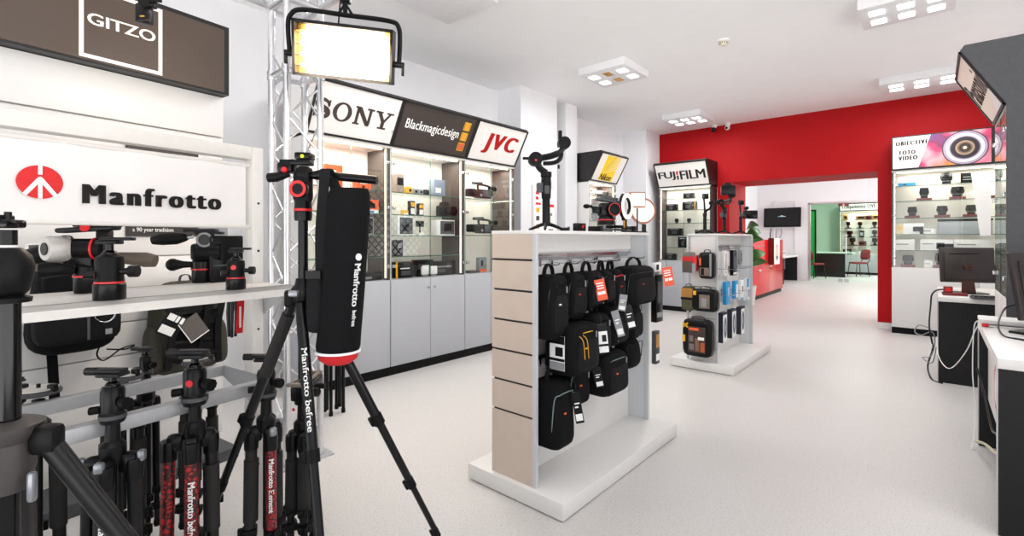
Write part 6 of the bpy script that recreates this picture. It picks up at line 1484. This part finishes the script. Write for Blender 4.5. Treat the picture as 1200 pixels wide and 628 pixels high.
# things on desk 1
def onD(px, py): return on_Z(px, py, ZD)
p = onD(1160, 386)
t = thing('document_tray', 'white paper stack with a red pull on the near desk', 'tray', (p.x + .14, p.y + .21, ZD + .0005), 0)
b = MB(); b.span((-.17, -.12, 0), (.2, .12, .012), bev=.002); b.span((-.175, -.10, .014), (.2, .125, .04), bev=.004); b.build('stack', PAPER, t)
b = MB(); b.span((-.165, -.118, .0125), (.195, .12, .0135)); b.build('dark_edge', BLACK, t)
b = MB(); b.box((-.155, -.125, .012), (.03, .014, .02), bev=.004); b.build('red_pull', REDP, t)
p = onD(1190, 385)
t = thing('paper_stack', 'loose white sheets behind the near monitor stand', 'papers', (p.x + .14, p.y + .12, ZD + .0005), .1)
for k in range(3):
    b = MB(); b.box((0, 0, .003 + k * .006), (.21, .29, .005), rot=Rz(.06 * k)); b.build('sheet', PAPER, t)
# keyboard / box on desk 2
p = onD(1106, 346)
t = thing('card_box', 'small dark red box at the left end of the far desk', 'box', (p.x + .06, p.y + .05, ZD + .0005), .1)
b = MB(); b.span((-.07, -.05, 0), (.10, .05, .025), bev=.003); b.span((-.06, -.03, .025), (-.0, .03, .08), bev=.003); b.build('carton', GUM, t)
b = MB(); b.span((-.05, -.032, .035), (-.012, -.03, .07)); b.build('print', REDP, t)
p = onD(1138, 350)
t = thing('keyboard', 'grey keyboard lying behind the far monitor stand', 'keyboard', (p.x + .2, p.y + .03, ZD + .0005), .15)
b = MB(); b.box((0, 0, .012), (.40, .13, .022), bev=.004); b.build('tray', ANTH, t)
b = MB()
for i in range(13):
    for j in range(4): b.box((-.18 + i * .03, -.045 + j * .03, .026), (.024, .024, .007))
b.build('keys', BLACK, t)
# cables
def cable(label, pts, r=.004, m=None, group=None):
    b = MB(); b.tube(pts, r, seg=8, smooth=7); o = b.build('cable', m or BLACK); tag(o, label, 'cable', group); return o
q = lambda px, py, z: on_Z(px, py, z)
X2 = .02
cable('black cable drooping over the left edge of the far desk', [(.12, 6.5, ZD + .012), (.03, 6.35, ZD + .02), (-.02, 6.25, ZD - .02), (-.03, 6.2, .66), (-.04, 6.05, .48), (-.02, 5.98, .34), (-.012, 6.05, .30), (-.02, 6.15, .22), (-.05, 6.0, .10), (-.02, 5.9, .006), (.05, 5.8, .006)], .007)
cable('thin grey cable looped beside the far desk', [(-.04, 6.3, .42), (-.12, 6.3, .44), (-.15, 6.25, .38), (-.10, 6.2, .36), (-.02, 6.2, .40), (.0, 6.2, .30), (-.03, 6.1, .18), (-.09, 6.1, .16), (-.02, 6.0, .14), (.01, 5.95, .30)], .005, GPRINT)
cable('white cable hanging in an arc between the two desks', [(.015, 5.92, .40), (.02, 5.6, .30), (.06, 5.2, .28), (.10, 4.8, .36), (.16, 4.45, .55), (.19, 4.28, .70), (.22, 4.22, ZD + .01)], .0033, WPRINT)
cable('white cable hanging down the left edge of the near desk', [(.25, 4.1, ZD + .006), (.20, 4.2, ZD + .006), (.185, 4.24, .70), (.18, 4.22, .45), (.19, 4.20, .25), (.185, 4.16, .10), (.17, 4.1, .006)], .003, WPRINT)
cable('black cable arched over the near desk beside the monitor', [(.50, 4.05, ZD + .06), (.40, 4.05, ZD + .13), (.31, 3.95, ZD + .13), (.265, 3.80, ZD + .05), (.275, 3.66, ZD + .006), (.33, 3.58, ZD + .006), (.42, 3.5, ZD + .006)], .005)
cable('black cable crossing under the near desk', [(.197, 4.15, .5), (.215, 3.9, .40), (.225, 3.6, .30), (.23, 3.4, .33), (.23, 3.2, .35)], .005)
cable('pale cable bundle under the near desk', [(.19, 4.1, .06), (.22, 3.95, .10), (.26, 3.7, .13), (.285, 3.5, .17), (.285, 3.3, .16)], .008, mat('cable_beige', '#c9c2a8', .5))
# ================================================================= the room behind the red opening
t = thing('reception_counter', 'glossy red counter beyond the red opening', 'counter', (-2.85, 10.9, 0), 0)
b = MB(); b.span((-1.2, 0, .09), (0, 2.6, 1.285), bev=.004); b.build('body', REDLAM, t)
b = MB(); b.span((-1.18, .03, 0), (-.03, 2.57, .09)); b.build('plinth', BLACKM, t)
b = MB(); b.span((.0, 1.28, .10), (.002, 1.285, 1.28)); b.span((.0, .0, .58), (.002, 2.6, .584)); b.build('panel_joint', mat('joint_dark_red', '#8f1014', .4), t)
b = MB(); b.span((.0, .35, .60), (.03, .5, .64), bev=.004); b.build('white_handle', WHITE, t)
c = on_X(908, 300, -2.83)
t = thing('leaflet_box', 'white box with dark side and red swirl fixed to the red counter front', 'leaflet box', (-2.8475, c.y, 0), RL)
y0 = on_X(903, 300, -2.80).y - c.y; y1 = on_X(913, 300, -2.74).y - c.y
b = MB(); b.span((y0 - .0, -.12, .72), (y1, -.0, 1.32)); b.build('body', WHITE, t)
b = MB(); b.span((y0 - .004, -.12, .72), (y0 - .0005, -.0, 1.32)); b.build('dark_side', GUM, t)
Ms = basis(((y0 + y1) / 2, -.1205, 1.02), (1, 0, 0), (0, 0, 1))
b = MB(); b.ring2d(.10, .16, .07, .12, 0, .002, Ms); b.build('red_swirl', REDP, t)
b = MB(); b.span((-.1, -.2, 0), (.1, -.12, .002), Ms); b.build('print', GPRINT, t)
for px, lab in ((904, 'left thin black antenna on the red counter'), (912, 'right thin pale antenna on the red counter')):
    t = thing('antenna', lab, 'antenna', (-2.95, 12.7 if px == 904 else 13.3, 1.2855), 0)
    b = MB(); b.cyl((0, 0, 0), (0, 0, .02), .03); b.build('foot', BLACK, t)
    b = MB(); b.tube([(0, 0, .02), (0, .0, .14), (.01, .04, .26)], .012); b.build('rod', BLACK if px == 904 else GPRINT, t)
# plant
pp = cam_pt(4.1, 8.05)
pp = V((-2.98, 10.55, 0))
pp = on_Y(874, 300, 10.25)
t = thing('potted_plant', 'leafy green plant behind the far white stand at the red jamb', 'plant', (pp.x, 10.25, 0), 0)
b = MB(); b.lathe([(.001, 0), (.15, 0), (.19, .38), (.17, .38), (.16, .34), (.001, .34)], seg=24); b.build('pot', mat('pot_white', '#d8d5d0', .4), t)
LEAF = mat('rubber_leaf', '#3d7a38', .35, var=.25, scale=12)
b = MB(); b.tube([(0, 0, .33), (.02, 0, .7), (-.01, .02, 1.1), (.02, .0, 1.42)], .014, smooth=3); b.build('stem', mat('stem_brown', '#4d3c28', .7), t)
random.seed(4)
for k in range(15):
    z = .75 + k * .056; a = k * 2.4; L = .36 - .005 * k
    b = MB(); rs = []
    for i in range(9):
        u = i / 8; wv = .105 * sin(pi * min(1, u * .92 + .06)) ** .8
        x = .03 + u * L; zz = .10 * sin(u * 2.2) - .12 * u * u
        rs.append([V((x, -wv, zz + .02 * u)), V((x, 0, zz - .006)), V((x, wv, zz + .02 * u)), V((x, 0, zz - .002))])
    b.rings(rs, Tr((0, 0, z)) @ Rz(a) @ Matrix.Rotation(.9 if k % 2 else -.9, 4, 'X') @ Matrix.Rotation(-.5, 4, 'Y')); b.build('leaf', LEAF, t)
# desk with drawers and strip of boxes
a = on_Z(921, 333, 0); c = on_Z(943, 325, 0)
t = thing('side_table', 'white topped black table by the far wall under the screen', 'table', (-3.25, 15.45, 0), 0)
b = MB(); b.span((-1.1, 0, .75), (.02, 1.9, .80), bev=.003); b.build('table_top', WHITE, t)
b = MB(); b.span((-1.0, .03, 0), (0, .08, .75)); b.build('end_panel', mat('desk_black', '#26262a'), t)
b = MB(); b.span((-1.0, 1.82, 0), (0, 1.87, .75)); b.build('end_panel', mat('desk_black', '#26262a'), t)
b = MB(); b.span((-.35, .08, .35), (-.33, 1.82, .75)); dr = b.build('front_board', mat('drawer_grey', '#8e8f92', .5), t)
b = MB(); b.span((-.33, .5, .5), (-.325, .75, .62)); b.build('label', WPRINT, dr)
t = thing('power_strip', 'pale row of sockets on the white topped table by the far wall', 'power strip', (-3.6, 16.5, .8005), 0)
b = MB(); b.span((-.05, -.8, 0), (.05, .8, .12), bev=.005); b.build('body', PAPER, t)
b = MB()
for k in range(7): b.span((.05, -.7 + k * .21, .03), (.054, -.58 + k * .21, .09))
b.build('socket', GPRINT, t)
# wall screen with mount, framed panel behind
x0 = on_Y(895, 255, 17.36); x1 = on_Y(939, 255, 17.36)
t = thing('wall_screen', 'black television tilted out from the far white wall', 'television', ((x0.x + x1.x) / 2, 17.36, 1.99), -.05)
w = x1.x - x0.x; h = .62
T = Matrix.Rotation(radians(-4), 4, 'X')
b = MB(); b.box((0, 0, 0), (w, .05, h), T, bev=.006); b.build('bezel', BLACK, t)
b = MB(); b.box((0, -.027, .008), (w - .04, .003, h - .055), T); b.build('screen', BLACKG, t)
b = MB(); b.span((-.11, -.031, .02), (.11, -.029, .035), T); b.span((-.04, -.031, .04), (.04, -.029, .06), T); b.build('screen_caption', emit_mat('screen_text', '#9fc0cc', .6), t)
b = MB(); b.span((-.12, .025, -.10), (.12, .135, .10)); b.build('wall_bracket', ANTH, t)
t = thing('wall_rail', 'pale metal rail and cable duct behind the television on the far wall', 'rail', ((x0.x + x1.x) / 2, 17.5, 0), 0)
b = MB()
for xx in (-.28, .34): b.span((xx - .02, -.03, .95), (xx + .02, -.0, 2.50))
b.span((-.28, -.03, 2.46), (.34, 0, 2.50)); b.build('rail', WHITE, t)
b = MB(); b.tube([(-.05, -.05, 1.62), (-.03, -.06, 1.45), (-.1, -.06, 1.30), (-.06, -.05, 1.1)], .012, smooth=4); b.build('power_cable', GPRINT, t)
# dark wall lamp above the plant
p = on_X(866, 222, -4.3)
q_ = on_Y(868, 226, 11.5)
t = thing('wall_speaker', 'small dark grey speaker high beyond the red opening edge', 'speaker', (q_.x - .02, 11.5, q_.z), .5)
b = MB(); b.box((0, 0, 0), (.16, .14, .22), bev=.02, rot=Matrix.Rotation(.3, 4, 'Y')); b.build('body', ANTH, t)
b = MB(); b.cyl((-.05, 0, .05), (-1.2, .0, .10), .02); b.build('bracket', ANTH, t)
# studio behind the glass
g0 = on_Y(950, 270, 20.3); g1 = on_Y(960, 270, 20.3)
t = thing('green_screen', 'bright green screen behind the glass at the left', 'green screen', (-3.1, 19.2, 0), 0)
b = MB(); b.span((-.95, 0, .05), (.02, .02, 2.25)); b.build('cloth', mat('chroma_green', '#12a84a', .7), t)
b = MB(); b.span((.02, -.02, .0), (.06, .04, 2.3)); b.span((-.97, -.01, 2.25), (.06, .03, 2.30)); b.build('frame', BLACKM, t)
a = on_Y(956, 310, 19.6); c = on_Y(990, 310, 19.6)
t = thing('studio_desk', 'dark studio desk with pale top behind the glass', 'desk', ((a.x + c.x) / 2, 19.6, 0), 0)
w = c.x - a.x
b = MB(); b.span((-w / 2 - .9, 0, .80), (w / 2 + .22, .8, .84)); b.build('desk_top', GREENW, t)
b = MB(); b.span((-w / 2 - .9, .05, 0), (w / 2, .09, .80)); b.build('front_panel', mat('desk_black', '#26262a'), t)
def chair(label, loc, rz):
    t = thing('office_chair', label, 'chair', loc, rz, 'red visitor chairs')
    m = mat('chair_red', '#7d2228', .8)
    b = MB(); b.soft((0, 0, .47), (.46, .44, .07), n=5, sub=5); b.build('seat', m, t)
    b = MB(); b.soft((0, .24, .76), (.44, .07, .36), n=4, sub=5, rot=Matrix.Rotation(-.2, 4, 'X')); b.build('backrest', m, t)
    for sx in (-1, 1):
        for sy in (-1, 1):
            b = MB(); b.tube([(sx * .2, sy * .17, .45), (sx * .23, sy * .22, 0)], .013); b.build('leg', BLACK, t)
        b = MB(); b.tube([(sx * .19, .15, .44), (sx * .19, .25, .55), (sx * .18, .27, .75)], .012); b.build('back_frame', BLACK, t)
p = on_Y(1001, 312, 19.9); chair('red visitor chair right of the studio desk', (p.x + .05, 20.55, 0), -.9)
p = on_Y(955, 320, 18.8); chair('red visitor chair in front of the green screen', (p.x, 18.75, 0), 2.4)
# studio cabinet
ys = 21.6
a = on_Y(983.5, 280, ys); ztop = on_Y(1000, 246, ys).z; zs0 = on_Y(1000, 240.5, ys).z
W = 2.6
zsig = on_Y(1000, 247.3, ys).z
cabinet('display_cabinet', 'grey based glass cabinet with live equipment in the studio behind the glass', (a.x, ys, 0), 0, W, .42, (W / 3,) * 3, (1.06, 1.36, 1.69, 2.0, 2.3), zs=zsig, base=mat('cabinet_lightgrey', '#a9abad', .4), group=None, leds=('L',), power=30, sideL=BLACK, sideR=BLACK, basez=.72)
t = thing('header_sign', 'white flat sign with black writing on the studio cabinet', 'sign', (a.x, ys, 0), 0)
zt = on_Y(1000, 238, ys).z
b = MB(); b.span((0, -.02, zsig + .002), (W, .40, zt)); b.build('housing', BLACKM, t)
b = MB(); b.span((.03, -.024, zsig + .03), (W - .03, -.02, zt - .03)); b.build('sign_face', FACE_W, t)
text('Echipamente LIVE Streaming', 1.62, (zt - zsig) * .66, basis((.90, -.0245, (zsig + zt) / 2), (1, 0, 0), (0, 0, 1)), TEXTBK, t, bold=.05, spacing=1.15)
GS = 'small equipment in the studio cabinet'
def sitem(px, z, w, h, m, kind, lab):
    x = on_Y(px, 280, ys + .2).x
    if kind == 'box': return pbox('carton', lab, (x, ys + .2, z + .0006), (w, .14, h), m, 0, (('print', .2, .25, .8, .75, BLACK if m != BLACK else GPRINT),), group=GS)
    t = thing('studio_device', lab, 'device', (x, ys + .2, z + .0006), 0, GS)
    b = MB(); b.box((0, 0, .015), (w, .14, .03), bev=.005); b.build('foot', BLACK, t)
    b = MB(); b.lathe([(.001, .03), (w * .22, .03), (w * .12, h * .4), (w * .3, h * .5), (w * .32, h * .9), (w * .2, h), (.001, h)], seg=16); b.build('body', m, t)
    b = MB(); b.cyl((0, -.05, h * .7), (0, -.12, h * .7), w * .16); b.build('lens', BLACKG, t)
for px, z, w, h, m, k, lab in ((991, 2.0, .16, .20, GOLD, 'box', 'ochre carton at the left of the top studio shelf'), (1009, 2.0, .34, .16, mat('carton_tan2', '#a08060', .5), 'box', 'tan carton in the middle of the top studio shelf'), (1018, 2.0, .22, .16, GUM, 'box', 'maroon carton right of the tan one on the top studio shelf'), (1027, 2.0, .28, .18, GOLD, 'box', 'ochre carton at the right of the top studio shelf'),
    (994, 1.69, .20, .26, BLACK, 'dev', 'small black device left on the second studio shelf'), (1008, 1.69, .22, .24, BLACK, 'dev', 'small black device in the middle of the second studio shelf'), (1025, 1.69, .24, .24, BLACK, 'dev', 'small black device right on the second studio shelf'),
    (996, 1.36, .30, .24, BLACK, 'dev', 'dark device left on the third studio shelf'), (1010, 1.36, .14, .24, BLACK, 'box', 'upright black carton on the third studio shelf'), (1025, 1.36, .26, .26, BLACK, 'dev', 'dark device right on the third studio shelf'),
    (999, 1.06, .30, .28, BLACK, 'dev', 'dark device left on the fourth studio shelf'), (1011, 1.06, .22, .16, GUM, 'box', 'maroon carton on the fourth studio shelf'), (1025, 1.06, .26, .28, BLACK, 'dev', 'dark device right on the fourth studio shelf'),
    (993, .72, .26, .2, BLACK, 'box', 'black carton low behind the red chair'), (1013, .72, .36, .12, WPRINT, 'box', 'white carton on the studio cabinet base'), (1019, .745, .01, .01, BLACK, 'none', '')):
    if k != 'none': sitem(px, z, w, h, m, k, lab)
# lamps of the room beyond
for (x, y) in ((-1.5, 11.6), (-1.5, 15.2)):
    t = ceiling_lamp('ceiling lamp of the room beyond the red opening ' + ('near the counter' if y < 13 else 'near the far glass'), x, y, .62, .62, 6, 0, 30)
t = ceiling_lamp('ceiling lamp of the studio behind the glass', -1.6, 19.8, .62, .62, 6, 0, 110)

# unseen area light added to brighten the red jamb and the room beyond
area('side_fill', (2.9, 12.2, 1.7), 2.4, 3.6, 75, (0, pi / 2, 0), (1, .98, .95))
